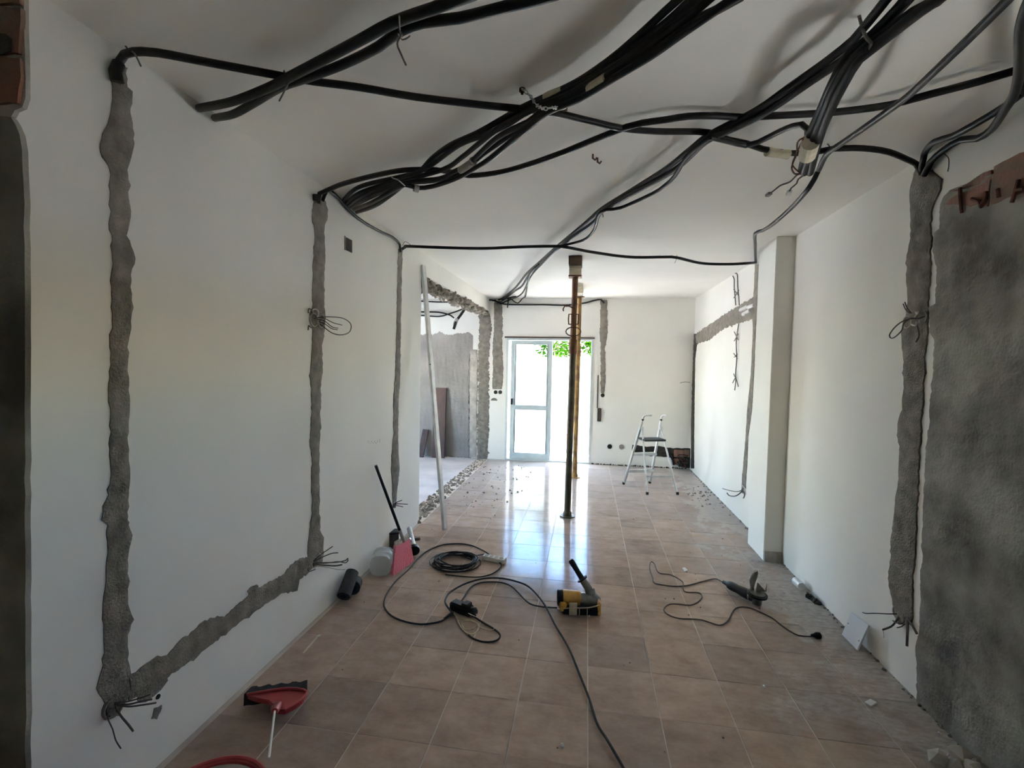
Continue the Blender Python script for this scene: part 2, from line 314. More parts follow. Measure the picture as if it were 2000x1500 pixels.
# ---------------------------------------------------------------- mortar chases, render and scars: lumpy strips on the walls
def strip(name, pairs, nrm, m, parent, lift=.004, rel=.007, seed=1, cols=6, rough_edge=.006):
    nrm = Vector(nrm); rows = []
    L = [Vector(a) for a, b in pairs]; R = [Vector(b) for a, b in pairs]
    for i in range(len(L) - 1):
        n = max(2, int((L[i + 1] - L[i]).length / .018))
        for j in range(n): rows.append((L[i].lerp(L[i + 1], j / n), R[i].lerp(R[i + 1], j / n)))
    rows.append((L[-1], R[-1])); vs = []; fs = []; c = cols + 3
    for k, (a, b) in enumerate(rows):
        d = (b - a); w = d.length; d = d.normalized() if w else d
        a = a + d * rough_edge * noise.noise(Vector((k * .7, seed, 0))) * 2 + d * rough_edge * noise.noise(Vector((k * .23, seed, 5))) * 2
        b = b + d * rough_edge * noise.noise(Vector((k * .7, seed, 9))) * 2 + d * rough_edge * noise.noise(Vector((k * .23, seed, 15))) * 2
        vs.append(a - nrm * .004)
        for j in range(cols + 1):
            p = a.lerp(b, j / cols); e = 0 if j in (0, cols) else 1
            vs.append(p + nrm * (lift + rel * e * (.5 + noise.noise(p * 22 + Vector((seed, 0, 0))) + .5 * noise.noise(p * 60))))
        vs.append(b - nrm * .004)
    for k in range(len(rows) - 1):
        for j in range(c - 1): fs.append((k * c + j, k * c + j + 1, (k + 1) * c + j + 1, (k + 1) * c + j))
    fs += [tuple(range(c)), tuple(range((len(rows) - 1) * c, len(rows) * c))]
    return B().add(vs, fs).build(name, m, parent, smooth=True)
NX, PX, NY = (1, 0, 0), (-1, 0, 0), (0, -1, 0)
strip('mortar_chase', [((-1.677,-1.085,2.603),(-1.677,-1.036,2.632)),((-1.677,-1.094,2.56),(-1.677,-1.038,2.592)),((-1.677,-1.095,2.532),(-1.677,-1.035,2.566)),((-1.677,-1.092,2.505),(-1.677,-1.02,2.544)),((-1.677,-1.096,2.475),(-1.677,-1.026,2.512)),((-1.677,-1.1,2.444),(-1.677,-1.025,2.482)),((-1.677,-1.11,2.405),(-1.677,-1.019,2.449)),((-1.677,-1.126,2.36),(-1.677,-1.018,2.41)),((-1.677,-1.136,2.325),(-1.677,-1.019,2.377)),((-1.677,-1.141,2.294),(-1.677,-1.021,2.345)),((-1.677,-1.119,2.273),(-1.677,-1.035,2.307)),((-1.677,-1.104,2.25),(-1.677,-1.042,2.274)),((-1.677,-1.113,2.215),(-1.677,-1.038,2.243)),((-1.677,-1.11,2.173),(-1.677,-1.039,2.198)),((-1.677,-1.106,2.131),(-1.677,-1.04,2.153)),((-1.677,-1.112,2.065),(-1.677,-1.033,2.088)),((-1.677,-1.104,2.027),(-1.677,-1.044,2.043)),((-1.677,-1.104,1.992),(-1.677,-1.031,2.01)),((-1.677,-1.102,1.949),(-1.677,-1.023,1.966)),((-1.677,-1.104,1.914),(-1.677,-1.034,1.927)),((-1.677,-1.107,1.851),(-1.677,-1.033,1.863)),((-1.677,-1.108,1.781),(-1.677,-1.03,1.79)),((-1.677,-1.108,1.71),(-1.677,-1.041,1.715)),((-1.677,-1.11,1.662),(-1.677,-1.048,1.665)),((-1.677,-1.118,1.603),(-1.677,-1.051,1.604)),((-1.677,-1.122,1.515),(-1.677,-1.051,1.512)),((-1.677,-1.123,1.453),(-1.677,-1.046,1.447)),((-1.677,-1.122,1.39),(-1.677,-1.059,1.383)),((-1.677,-1.12,1.306),(-1.677,-1.054,1.295)),((-1.677,-1.125,1.248),(-1.677,-1.055,1.234)),((-1.677,-1.127,1.203),(-1.677,-1.046,1.185)),((-1.677,-1.127,1.128),(-1.677,-1.059,1.109)),((-1.677,-1.156,1.077),(-1.677,-1.062,1.048)),((-1.677,-1.157,1.05),(-1.677,-1.061,1.019)),((-1.677,-1.134,1.025),(-1.677,-1.059,1)),((-1.677,-1.138,.99),(-1.677,-1.05,.959)),((-1.677,-1.136,.926),(-1.677,-1.061,.897)),((-1.677,-1.144,.857),(-1.677,-1.062,.821)),((-1.677,-1.151,.806),(-1.677,-1.063,.765)),((-1.677,-1.159,.755),(-1.677,-1.064,.708)),((-1.677,-1.158,.701),(-1.677,-1.055,.646)),((-1.677,-1.154,.626),(-1.677,-1.066,.575)),((-1.677,-1.161,.539),(-1.677,-1.068,.48)),((-1.677,-1.174,.502),(-1.677,-1.055,.423)),((-1.677,-1.183,.472),(-1.677,-1.045,.378)),((-1.677,-1.163,.422),(-1.677,-1.07,.356)),((-1.677,-1.154,.388),(-1.677,-1.095,.345)),((-1.677,-1.15,.351),(-1.677,-1.109,.321))], NX, 'mortar', wl_, seed=1)
def zipL(a, b): return list(zip(a, b))
def two(a, b, n=40):
    def rs(P):
        P = [Vector(p) for p in P]; D = [0]
        for i in range(len(P) - 1): D.append(D[-1] + (P[i + 1] - P[i]).length)
        out = []
        for k in range(n + 1):
            t = D[-1] * k / n; i = max(j for j in range(len(P)) if D[j] <= t + 1e-9); i = min(i, len(P) - 2)
            out.append(P[i].lerp(P[i + 1], (t - D[i]) / max(1e-9, D[i + 1] - D[i])))
        return out
    return list(zip(rs(a), rs(b)))
strip('mortar_chase', two([(-1.677,-1.068,.438),(-1.677,-1.048,.442),(-1.677,-.963,.44),(-1.677,-.894,.427),(-1.677,-.758,.457),(-1.677,-.69,.455),(-1.677,-.589,.414),(-1.677,-.443,.44),(-1.677,-.368,.447),(-1.677,-.173,.419),(-1.677,-.094,.449),(-1.677,.004,.448),(-1.677,.11,.411)], [(-1.677,-1.07,.35),(-1.677,-1.002,.332),(-1.677,-.895,.328),(-1.677,-.767,.328),(-1.677,-.631,.33),(-1.677,-.49,.336),(-1.677,-.329,.331),(-1.677,-.186,.325),(-1.677,-.031,.271),(-1.677,-.016,.325),(-1.677,.11,.332)]), NX, 'mortar', wl_, lift=.006, seed=2)
strip('mortar_chase', [((-1.677,.14,2.565),(-1.677,.253,2.603)),((-1.677,.124,2.53),(-1.677,.276,2.579)),((-1.677,.119,2.498),(-1.677,.294,2.554)),((-1.677,.124,2.44),(-1.677,.283,2.487)),((-1.677,.135,2.413),(-1.677,.253,2.447)),((-1.677,.146,2.325),(-1.677,.254,2.353)),((-1.677,.135,2.232),(-1.677,.26,2.26)),((-1.677,.124,2.154),(-1.677,.254,2.179)),((-1.677,.125,2.048),(-1.677,.249,2.068)),((-1.677,.119,1.926),(-1.677,.255,1.942)),((-1.677,.093,1.883),(-1.677,.267,1.901)),((-1.677,.125,1.789),(-1.677,.255,1.798)),((-1.677,.114,1.681),(-1.677,.226,1.685)),((-1.677,.109,1.589),(-1.677,.238,1.59)),((-1.677,.098,1.498),(-1.677,.221,1.494)),((-1.677,.12,1.343),(-1.677,.21,1.335)),((-1.677,.104,1.221),(-1.677,.216,1.207)),((-1.677,.099,1.107),(-1.677,.199,1.091)),((-1.677,.115,1.001),(-1.677,.199,.985)),((-1.677,.115,.845),(-1.677,.2,.824)),((-1.677,.121,.718),(-1.677,.2,.694)),((-1.677,.11,.658),(-1.677,.212,.626)),((-1.677,.094,.585),(-1.677,.2,.548)),((-1.677,.088,.54),(-1.677,.254,.48)),((-1.677,.072,.452),(-1.677,.248,.383)),((-1.677,.072,.389),(-1.677,.23,.324))], NX, 'mortar', wl_, seed=3, cols=5)
strip('mortar_chase', [((-1.677,1.424,2.578),(-1.677,1.527,2.603)),((-1.677,1.418,2.342),(-1.677,1.509,2.358)),((-1.677,1.412,2.078),(-1.677,1.504,2.089)),((-1.677,1.406,1.814),(-1.677,1.498,1.819)),((-1.677,1.38,1.461),(-1.677,1.494,1.458)),((-1.677,1.35,1.286),(-1.677,1.463,1.278)),((-1.677,1.356,.977),(-1.677,1.458,.962)),((-1.677,1.316,.807),(-1.677,1.474,.777)),((-1.677,1.318,.674),(-1.677,1.5,.634)),((-1.677,1.343,.535),(-1.677,1.456,.507)),((-1.677,1.345,.446),(-1.677,1.435,.421)),((-1.677,1.358,.343),(-1.677,1.414,.327))], NX, 'mortar', wl_, seed=4, cols=4)
for a in (((-1.03, .30), (-.90, .36)), ((-.98, .20), (-.93, .24)), ((-.76, .37), (-.70, .40)), ((-.45, .43), (-.36, .47))):
    c = ((a[0][0] + a[1][0]) / 2, (a[0][1] + a[1][1]) / 2); P = [(XL - .002, c[0] + (a[1][0] - a[0][0]) * .5 * math.cos(t) * random.uniform(.6, 1.2), c[1] + (a[1][1] - a[0][1]) * .6 * math.sin(t) * random.uniform(.6, 1.2)) for t in (k * math.pi / 6 for k in range(12))]
    B().prism(P, (.006, 0, 0)).build('mortar_splash', 'mortar', wl_)
# right wall
strip('mortar_chase', [((1.595,.242,2.638),(1.595,.12,2.59)),((1.595,.248,2.625),(1.595,.104,2.569)),((1.595,.254,2.596),(1.595,.046,2.518)),((1.595,.274,2.551),(1.595,.049,2.472)),((1.595,.271,2.511),(1.595,.074,2.444)),((1.595,.265,2.444),(1.595,.104,2.393)),((1.595,.248,2.335),(1.595,.1,2.294)),((1.595,.258,2.259),(1.595,.098,2.22)),((1.595,.27,2.209),(1.595,.094,2.17)),((1.595,.263,2.075),(1.595,.088,2.046)),((1.595,.243,1.967),(1.595,.094,1.948)),((1.595,.256,1.889),(1.595,.088,1.873)),((1.595,.283,1.811),(1.595,.086,1.798)),((1.595,.268,1.73),(1.595,.09,1.724)),((1.595,.255,1.676),(1.595,.097,1.674)),((1.595,.244,1.542),(1.595,.091,1.549)),((1.595,.242,1.409),(1.595,.092,1.423)),((1.595,.274,1.346),(1.595,.098,1.366)),((1.595,.264,1.271),(1.595,.093,1.296)),((1.595,.244,1.139),(1.595,.097,1.168)),((1.595,.246,1.003),(1.595,.095,1.041)),((1.595,.264,.861),(1.595,.092,.913)),((1.595,.278,.717),(1.595,.089,.785)),((1.595,.273,.608),(1.595,.085,.684)),((1.595,.286,.49),(1.595,.099,.574)),((1.595,.258,.419),(1.595,.092,.499)),((1.595,.228,.378),(1.595,.085,.45)),((1.595,.211,.319),(1.595,.083,.386)),((1.595,.183,.292),(1.595,.091,.342))], PX, 'mortar', wr_, seed=5, rel=.012, lift=.008)
P = [(1.595,.02,.018),(1.595,.031,.157),(1.595,.05,.246),(1.595,.031,.334),(1.595,.03,.465),(1.595,.043,.627),(1.595,.032,.715),(1.595,.046,.755),(1.595,.053,1.244),(1.595,.035,1.379),(1.595,.044,1.41),(1.595,.04,1.536),(1.595,.032,1.607),(1.595,.037,1.758),(1.595,.068,1.799),(1.595,.088,1.92),(1.595,.044,1.934),(1.595,.047,2.102),(1.595,.082,2.192),(1.595,.081,2.274),(1.595,.045,2.289),(1.595,.047,2.399),(1.595,.026,2.433),(1.595,-.011,2.448)]
P = [(p[0], p[1], p[2]) for p in P]; P[0] = (XR, P[0][1], 0)
P = [Vector(p) for p in P]; Q = []
for i in range(len(P) - 1):
    n = max(1, int((P[i + 1] - P[i]).length / .02))
    for j in range(n):
        p = P[i].lerp(P[i + 1], j / n); Q.append(p + Vector((0, .006 * noise.noise(Vector((p.z * 30, 3, 0))), 0)))
Q.append(P[-1]); Q[0].z = 0
pairs = [(p, Vector((XR, -.60, p.z if p.z < 2.40 else 2.40))) for p in Q]
o = strip('cement_render', pairs, PX, 'render', wr_, seed=6, cols=40, lift=.006, rel=.004, rough_edge=.003)
# red hollow bricks laid bare above the render, with rusty iron stubs
tops = [(1.595,-.011,2.448),(1.595,-.107,2.461),(1.595,-.15,2.456),(1.595,-.255,2.457),(1.595,-.316,2.452),(1.595,-.385,2.445)]
y0 = tops[0][1]
for k in range(2):
    ya = y0 - .0 - k * .245; yb = ya - .235; z1 = 2.45 + .008 * k
    P = jag([(XR, ya, 2.40 if k else 2.44), (XR, yb, 2.40), (XR, yb, z1), (XR, ya - (.05 if k == 0 else 0), z1 - (.02 if k == 0 else 0))], .006, lambda p, a, b: (p.x, p.y + a, p.z + b), .035, k)
    B().prism(P, (-.009 - .002 * (k % 2), 0, 0)).build('brick', 'brick', wr_)
    P = jag([(XR, ya, 2.30 if k else 2.38), (XR, yb, 2.30), (XR, yb, 2.405), (XR, ya, 2.405)], .006, lambda p, a, b: (p.x, p.y + a, p.z + b), .035, k + 20)
    B().prism(P, (-.012, 0, 0)).build('brick', 'brick', wr_)
for P in ([(1.575,-.095,2.428),(1.575,-.102,2.374),(1.575,-.115,2.314)], [(1.575,-.241,2.361),(1.575,-.241,2.332),(1.575,-.216,2.31),(1.575,-.222,2.304)], [(1.575,-.166,2.357),(1.575,-.206,2.333),(1.575,-.222,2.309)], [(1.575,-.3,2.351),(1.575,-.307,2.316)], [(1.575,-.395,2.353),(1.575,-.385,2.315),(1.575,-.37,2.273)], [(1.575,-.385,2.315),(1.575,-.42,2.31)]):
    B().tube(P, .0075, 6, smooth=False).build('iron_stub', 'iron', wr_)
# far right wall
strip('mortar_chase', two([(1.595,5.159,2.116),(1.595,5.092,2.127),(1.595,4.503,2.181),(1.595,3.953,2.228),(1.595,3.425,2.274),(1.595,2.928,2.306),(1.595,2.672,2.315),(1.595,2.529,2.36)], [(1.595,5.136,1.967),(1.595,5.067,1.964),(1.595,4.334,1.987),(1.595,3.859,2.066),(1.595,3.443,2.097),(1.595,2.955,2.102),(1.595,2.573,2.109),(1.595,2.473,2.119)]), PX, 'mortar', wr_, seed=7, rel=.02, lift=.006, rough_edge=.012)
strip('mortar_chase', [((1.595,2.636,2.652),(1.595,2.473,2.618)),((1.595,2.63,2.478),(1.595,2.511,2.457)),((1.595,2.643,2.326),(1.595,2.494,2.305)),((1.595,2.661,2.226),(1.595,2.511,2.208)),((1.595,2.616,1.965),(1.595,2.541,1.96)),((1.595,2.628,1.553),(1.595,2.538,1.554)),((1.595,2.694,1.183),(1.595,2.556,1.196)),((1.595,2.711,.916),(1.595,2.632,.927)),((1.595,2.744,.642),(1.595,2.633,.664)),((1.595,2.773,.474),(1.595,2.645,.503)),((1.595,2.774,.338),(1.595,2.645,.371))], PX, 'mortar', wr_, seed=8, cols=4, rough_edge=.004)
strip('corner_gap', [((1.595,5.528,2.14),(1.595,5.055,2.11)),((1.595,5.464,1.746),(1.595,5.206,1.742)),((1.595,5.386,1.26),(1.595,5.168,1.27)),((1.595,5.308,.538),(1.595,5.093,.57)),((1.595,5.226,.029),(1.595,5.015,.074))], PX, 'dark_gap', wr_, seed=9, cols=4, lift=.004)
for a, b in ([(1.583,3,2.233),(1.583,2.751,2.247)], [(1.583,2.907,2.179),(1.583,2.682,2.197)], [(1.583,2.749,2.236),(1.583,2.565,2.235)]):
    B().tube([a, b], .022, 8, smooth=False).build('plaster_plug', 'white', wr_)
# back wall
strip('mortar_chase', [((-1.582,5.33,2.641),(-1.461,5.33,2.641)),((-1.598,5.33,2.591),(-1.46,5.33,2.591)),((-1.592,5.33,2.201),(-1.445,5.33,2.202)),((-1.612,5.33,1.861),(-1.447,5.33,1.863)),((-1.597,5.33,1.52),(-1.424,5.33,1.524)),((-1.61,5.33,1.263),(-1.428,5.33,1.268)),((-1.591,5.33,1.178),(-1.444,5.33,1.182))], NY, 'mortar', wb_, seed=10, cols=5)
strip('mortar_chase', [((.14,5.33,2.655),(.245,5.33,2.654)),((.142,5.33,2.238),(.264,5.33,2.238)),((.137,5.33,2.131),(.266,5.33,2.132)),((.16,5.33,1.885),(.233,5.33,1.886)),((.172,5.33,1.39),(.254,5.33,1.392)),((.178,5.33,1.159),(.235,5.33,1.16))], NY, 'mortar', wb_, seed=11, cols=5)
strip('cut_wall_scar', [((-1.848,5.33,2.43),(-1.665,5.33,2.43)),((-1.844,5.33,2.2),(-1.626,5.33,2.201)),((-1.849,5.33,1.944),(-1.665,5.33,1.946)),((-1.854,5.33,1.687),(-1.67,5.33,1.69)),((-1.843,5.33,.999),(-1.658,5.33,1.004)),((-1.854,5.33,.566),(-1.651,5.33,.574)),((-1.848,5.33,.219),(-1.663,5.33,.227)),((-1.844,5.33,-.017),(-1.668,5.33,-.008))], NY, 'mortar', wb_, seed=12, cols=6, lift=.006, rel=.012, rough_edge=.016)
strip('pale_patch', [((-1.988,5.33,1.831),(-1.873,5.33,1.832)),((-1.987,5.33,1.168),(-1.863,5.33,1.171)),((-1.981,5.33,.821),(-1.866,5.33,.825)),((-1.974,5.33,.3),(-1.867,5.33,.305)),((-1.969,5.33,.012),(-1.863,5.33,.017))], NY, 'pale_mortar', wb_, seed=13, cols=5, lift=.012)
P = [(-2.915,5.33,2.045),(-2.743,5.33,2.107),(-2.652,5.33,2.073),(-2.535,5.33,2.126),(-2.463,5.33,2.092),(-2.337,5.33,2.067),(-2.204,5.33,2.111),(-2.089,5.33,2.095),(-2.028,5.33,2.13),(-1.947,5.33,2.071),(-1.99,5.33,1.942),(-2.013,5.33,1.77),(-1.996,5.33,1.167),(-1.978,5.33,.012)]
strip('cement_render', [(Vector((p[0], YB, p[2])), Vector((p[0], YB, max(0, 0)))) for p in P], NY, 'render_light', wb_, seed=14, cols=30, lift=.004, rel=.008, rough_edge=.01)
# broken-out pocket at the foot of the back wall
P = [(.701,5.33,.341),(.917,5.33,.326),(1.138,5.33,.344),(1.296,5.33,.319),(1.459,5.33,.318),(1.606,5.33,.325),(1.632,5.33,.016),(1.438,5.33,.023),(1.348,5.33,.149),(1.245,5.33,.169),(.746,5.33,.178),(.69,5.33,.183)]
P = jag(P, .007, lambda p, a, b: (p.x + a, p.y, p.z + b), .04, 5)
B().prism(P, (0, -.005, 0)).build('pocket_shade_patch', 'dark_gap', wb_)  # dark raised patch painted in place of the recess's shade
for k, (a, b) in enumerate(([(1.343,5.33,.296),(1.495,5.33,.181)], [(1.499,5.33,.303),(1.58,5.33,.185)], [(1.348,5.33,.157),(1.46,5.33,.057)])):
    B().box((a[0], YB - .02, b[2]), (b[0], YB - .004, a[2])).build('brick', 'brick', wb_, bevel=.005)
B().tube([(.781,5.31,.265),(1.059,5.31,.246),(1.216,5.31,.245),(1.313,5.31,.168),(1.347,5.31,.055)], .018, 8).build('pocket_pipe', 'conduit_grey', wb_)
bb = B()
for k in range(60):
    x = .1 + k * .0245 + random.uniform(-.02, .02); bb.chunk((x, YB - .008, random.uniform(.0, .006)), random.uniform(.008, .02), k)
o = bb.build('skirting_rubble', 'dark_gap', wb_); o['kind'] = 'stuff'
# holes and sockets in the back wall
def hole(px, r, m1='hole', ring=None):
    B().lathe([(r, 0), (r, .004), (r * .8, .0045)], (0, -1, 0), (px[0], YB, px[2]), 16).build('pipe_hole', m1, wb_)
for p in [(-1.547,5.33,1.128),(-1.469,5.33,1.13),(.212,5.33,1.126)]: hole(p, .032)
p = [(-1.571,5.33,1.016)][0]
P = [(p[0] + .05 * math.cos(t) * 1.1, YB, p[2] - .03 + .045 * max(0, math.sin(t))) for t in (k * math.pi / 6 for k in range(12))]
B().prism(P, (0, -.008, 0)).build('broken_hole', 'mortar', wb_)
for px, m, lab in (([(.347,5.33,.3)][0], 'hole', 'empty round socket box, dark inside, low on the back wall'), ([(.534,5.33,.3)][0], 'white', 'round socket box with a pale insert, low on the back wall')):
    t = thing('socket_box', (px[0], YB, px[2]), lab, 'socket')
    B().lathe([(.04, 0), (.04, .006), (.034, .006), (.034, .002)], (0, -1, 0), (px[0], YB, px[2]), 20).build('rim', 'mortar', t)
    B().lathe([(.034, 0), (.034, .004)], (0, -1, 0), (px[0], YB, px[2]), 20).build('insert', m if m == 'hole' else 'pale_mortar', t)
    if m != 'hole': B().box((px[0] - .024, YB - .012, px[2] - .004), (px[0] + .024, YB - .004, px[2] + .004)).build('strap', 'mortar', t)
# ---------------------------------------------------------------- broken lintel edge and threshold rubble
bb = B()
for k in range(330):
    y = 2.03 + (YB - 2.06) * (k / 330) ** .9; x = random.uniform(XL - T, XL - .004); w = .05 + .06 * (1 - (k / 330))
    bb.chunk((x, y, 2.46 - random.random() ** 1.5 * w), random.uniform(.022, .05), k + 100)
o = bb.build('broken_brick_edge', 'rubble', lin); o['kind'] = 'stuff'
bb = B().box((XL - T, 2.02, -.05), (XL - .01, YB, -.01)); o = bb.build('threshold_bed', 'mortar', floor)
bb = B()
for k in range(750):
    t = random.random() ** 1.25; y = 2.0 + t * 3.28; x = random.uniform(XL - T - .06 * (1 - t), XL + .01); s = random.uniform(.006, .028) * (1.15 - .6 * t)
    bb.chunk((x, y, s * .25 - .008), s, k + 900)
tag(bb.build('threshold_rubble', 'rubble'), 'broken mortar and brick rubble along the line of the removed wall', 'rubble', kind='stuff')
bb = B()
for k in range(90):
    y = random.uniform(2.2, 4.9); x = random.uniform(-1.65, -1.0 + .25 * random.random()); bb.chunk((x, y, .004), random.choice((.004, .006, .008, .014)), k + 2000)
for k in range(60):
    y = random.uniform(-.9, 3.5); x = random.uniform(-1.5, 1.4); bb.chunk((x, y, .002), random.choice((.003, .004, .006)), k + 2100)
tag(bb.build('floor_crumbs', 'render'), 'dark crumbs of mortar scattered over the tiles', 'debris', kind='stuff')
bb = B()
for k in range(160):
    y = random.uniform(-.6, 5.2); bb.chunk((XR - .004 - abs(random.gauss(0, .012)), y, .0), random.uniform(.004, .013), k + 2300)
for k in range(40):
    bb.chunk((random.uniform(1.25, 1.55), random.gauss(3.6, .25), .001), random.uniform(.005, .018), k + 2400)
tag(bb.build('wall_foot_debris', 'mortar'), 'dark dirt and mortar lumps along the foot of the right wall', 'debris', kind='stuff')
# ---------------------------------------------------------------- sliding door
d = thing('door_1', ((DX0 + DX1) / 2, YB, 0), 'white aluminium sliding glass door, left leaf closed, right half open', 'door'); d['kind'] = 'structure'; del d['category']
bb = B(); y0, y1 = YB - .01, YB + .11
bb.box((DX0, y0, 0), (DX0 + .035, y1, DZ)); bb.box((DX1 - .035, y0, 0), (DX1, y1, DZ)); bb.box((DX0 + .035, y0, DZ - .035), (DX1 - .035, y1, DZ)); bb.box((DX0 + .035, y0, 0), (DX1 - .035, y1, .025))
bb.build('door_frame', 'alu_white', d)
B().box((DX0 - .03, YB - .03, DZ), (DX1 + .02, YB, DZ + .022)).build('drip_profile', 'wood_block', d)
for k, (xa, xb, ya) in enumerate(((DX0 + .075, -.615, YB + .015), (DX0 + .09, -.64, YB + .06))):
    fr = B(); w = .065; z0, z1 = .03, DZ - .04; ye = ya + .032
    fr.box((xa, ya, z0), (xa + w, ye, z1)); fr.box((xb - w, ya, z0), (xb, ye, z1)); fr.box((xa + w, ya, z1 - w), (xb - w, ye, z1)); fr.box((xa + w, ya, z0), (xb - w, ye, z0 + w + .03)); fr.box((xa + w, ya, .845), (xb - w, ye, .925))
    s_ = fr.build('door_leaf', 'frame_side', d)
    for za, zb in ((z0 + w + .03, .845), (.925, z1 - w)): B().box((xa + w, ya + .014, za), (xb - w, ya + .02, zb)).build('glass_pane', 'glass', s_)
    if k == 0: B().box((xa + .015, ya - .02, .93), (xa + .04, ya, 1.03)).build('door_handle', 'black', s_, bevel=.004)
# roller-blind strap and its recessed winder
t = thing('blind_strap', ([(.161,5.33,.892)][0][0], YB, .85), 'brown roller-blind strap with winder beside the glass door', 'strap')
a, b, c_, e_ = [(.132,5.33,2.032),(.16,5.33,.917),(.136,5.33,.917),(.198,5.33,.702)]
B().box((a[0] - .008, YB - .01, b[2]), (a[0] + .008, YB - .004, 1.45)).build('strap', 'wood_block', t)
B().box((c_[0], YB - .022, e_[2]), (e_[0], YB, c_[2])).build('winder', 'wood_block', t, bevel=.004)
for nm, x0, ya, yb, za, zb in (('fill_window_1', XR + .08, -1.32, -.82, 1.45, 1.75), ('window_2', -5.1, 2.4, 3.8, .3, 1.75)):  # right-wall window is added out of view to brighten the near corridor
    fr = B(); w = .04
    fr.box((x0, ya, za), (x0 + .04, ya + w, zb)); fr.box((x0, yb - w, za), (x0 + .04, yb, zb)); fr.box((x0, ya + w, za), (x0 + .04, yb - w, za + w)); fr.box((x0, ya + w, zb - w), (x0 + .04, yb - w, zb))
    struct(nm, fr, 'alu_white')
# ---------------------------------------------------------------- outside
struct('ground', B().box((-14, YB + .16, -.25), (14, 40, -.05)), 'patio')
struct('sun_block_slab', B().box((-5.3, YB + .16, 2.8), (3.5, 6.95, 2.95)), 'white_wall_outside')  # unseen slab, added to keep direct sun out of the door
struct('ground_right', B().box((1.75, -14, -.6), (20, YB + .16, -.3)), 'patio')
struct('ground_side', B().box((-30, -14, -.6), (-5.3, YB + .16, -.3)), 'patio')
struct('wall_garden', B().box((-8, 7.45, -.05), (8, 7.65, 1.76)).box((-8, 7.40, .88), (8, 7.45, .92)), 'white_wall_outside')
p1, p2 = [(-.665,7.1,-.221),(-.404,7.1,.082)]
t = thing('planter', ((p1[0] + p2[0]) / 2, 7.1, -.05), 'terracotta planter on the patio against the white garden wall', 'planter')
cx = (p1[0] + p2[0]) / 2
B().lathe([(.10, 0), (.135, .25), (.14, .25), (.12, .24), (.09, .02)], (0, 0, 1), (cx, 7.1, -.05), 20).build('pot', 'terracotta', t)
B().lathe([(.135, .22), (.15, .22), (.15, .26), (.13, .26), (.13, .22)], (0, 0, 1), (cx, 7.1, -.05), 20).build('rim', 'terracotta', t)
B().lathe([(.118, 0), (.118, .01)], (0, 0, 1), (cx, 7.1, .17), 20).build('soil', 'dark_gap', t)
def bush(cx, cy, z0, r, n, seed, label):
    rr = random.Random(seed); t = thing('tree', (cx, cy, -.05), label, 'tree', None); bb = B()
    for k in range(n):
        v = Vector((rr.gauss(0, 1), rr.gauss(0, 1), rr.gauss(0, 1))).normalized() * r * rr.uniform(.5, 1); v.z *= .85
        c = Vector((cx, cy, z0)) + v; s = rr.uniform(.04, .09); m = Matrix.Rotation(rr.uniform(0, 6.3), 3, 'Z') @ Matrix.Rotation(rr.uniform(0, 3), 3, 'X')
        bb.add([c + m @ Vector(q) * s for q in ((-.5, 0, 0), (0, -.25, .05), (.6, 0, 0), (0, .25, .05))], [(0, 1, 2), (0, 2, 3)])
    o = bb.build('leaves', 'leaf', t); o['kind'] = 'stuff'
    bb = B().tube([(cx, cy, -.05), (cx + .05, cy, z0 * .5), (cx, cy, z0)], [.09, .07, .04], 8)
    for k in range(6):
        a = k * 1.05; bb.tube([(cx, cy, z0 * .75), (cx + r * .5 * math.cos(a), cy + r * .5 * math.sin(a), z0 + r * .3)], .02, 6, smooth=False)
    bb.build('trunk', 'bark', t)
bush(-.78, 9.2, 2.15, .62, 3600, 1, 'leafy green tree behind the garden wall, left of the steel props')
bush(.28, 9.5, 2.15, .52, 3000, 2, 'leafy green tree behind the garden wall, at the right door jamb')
bush(-.35, 11.8, 2.35, .8, 1500, 3, 'pale green tree farther back between the two others')
# ---------------------------------------------------------------- conduits under the ceiling
def conduit(pts, r, label, m='conduit', name='flexible_conduit', group=None, n=10, tapes=(), cat='conduit', step=.04):
    """one flexible pipe; tapes = list of (point a, point b) wrapped with masking tape"""
    pts = [(p[0], p[1], min(p[2], H - r - .003)) for p in pts]
    if tapes:
        t = thing(name, pts[0], label, cat, group); B().tube(pts, r, n, step=step).build('pipe', m, t, smooth=True)
        for a, b, mm in tapes:
            a, b = Vector(a), Vector(b); c = (a + b) / 2; L = spline([Vector(p) for p in pts], .02)
            near = [p for p in L if (p - c).length < (a - b).length * .55]
            if len(near) > 1: B().tube([p - Vector((0, 0, r * .5)) for p in [near[0]] + near[1:-1:2] + [near[-1]]], [r * random.uniform(1.35, 1.75) for _ in range(len([near[0]] + near[1:-1:2] + [near[-1]]))], 10, smooth=False).build('tape', mm, t, smooth=True)
        return t
    return tag(B().tube(pts, r, n, step=step).build(name, m, smooth=True), label, cat, group)
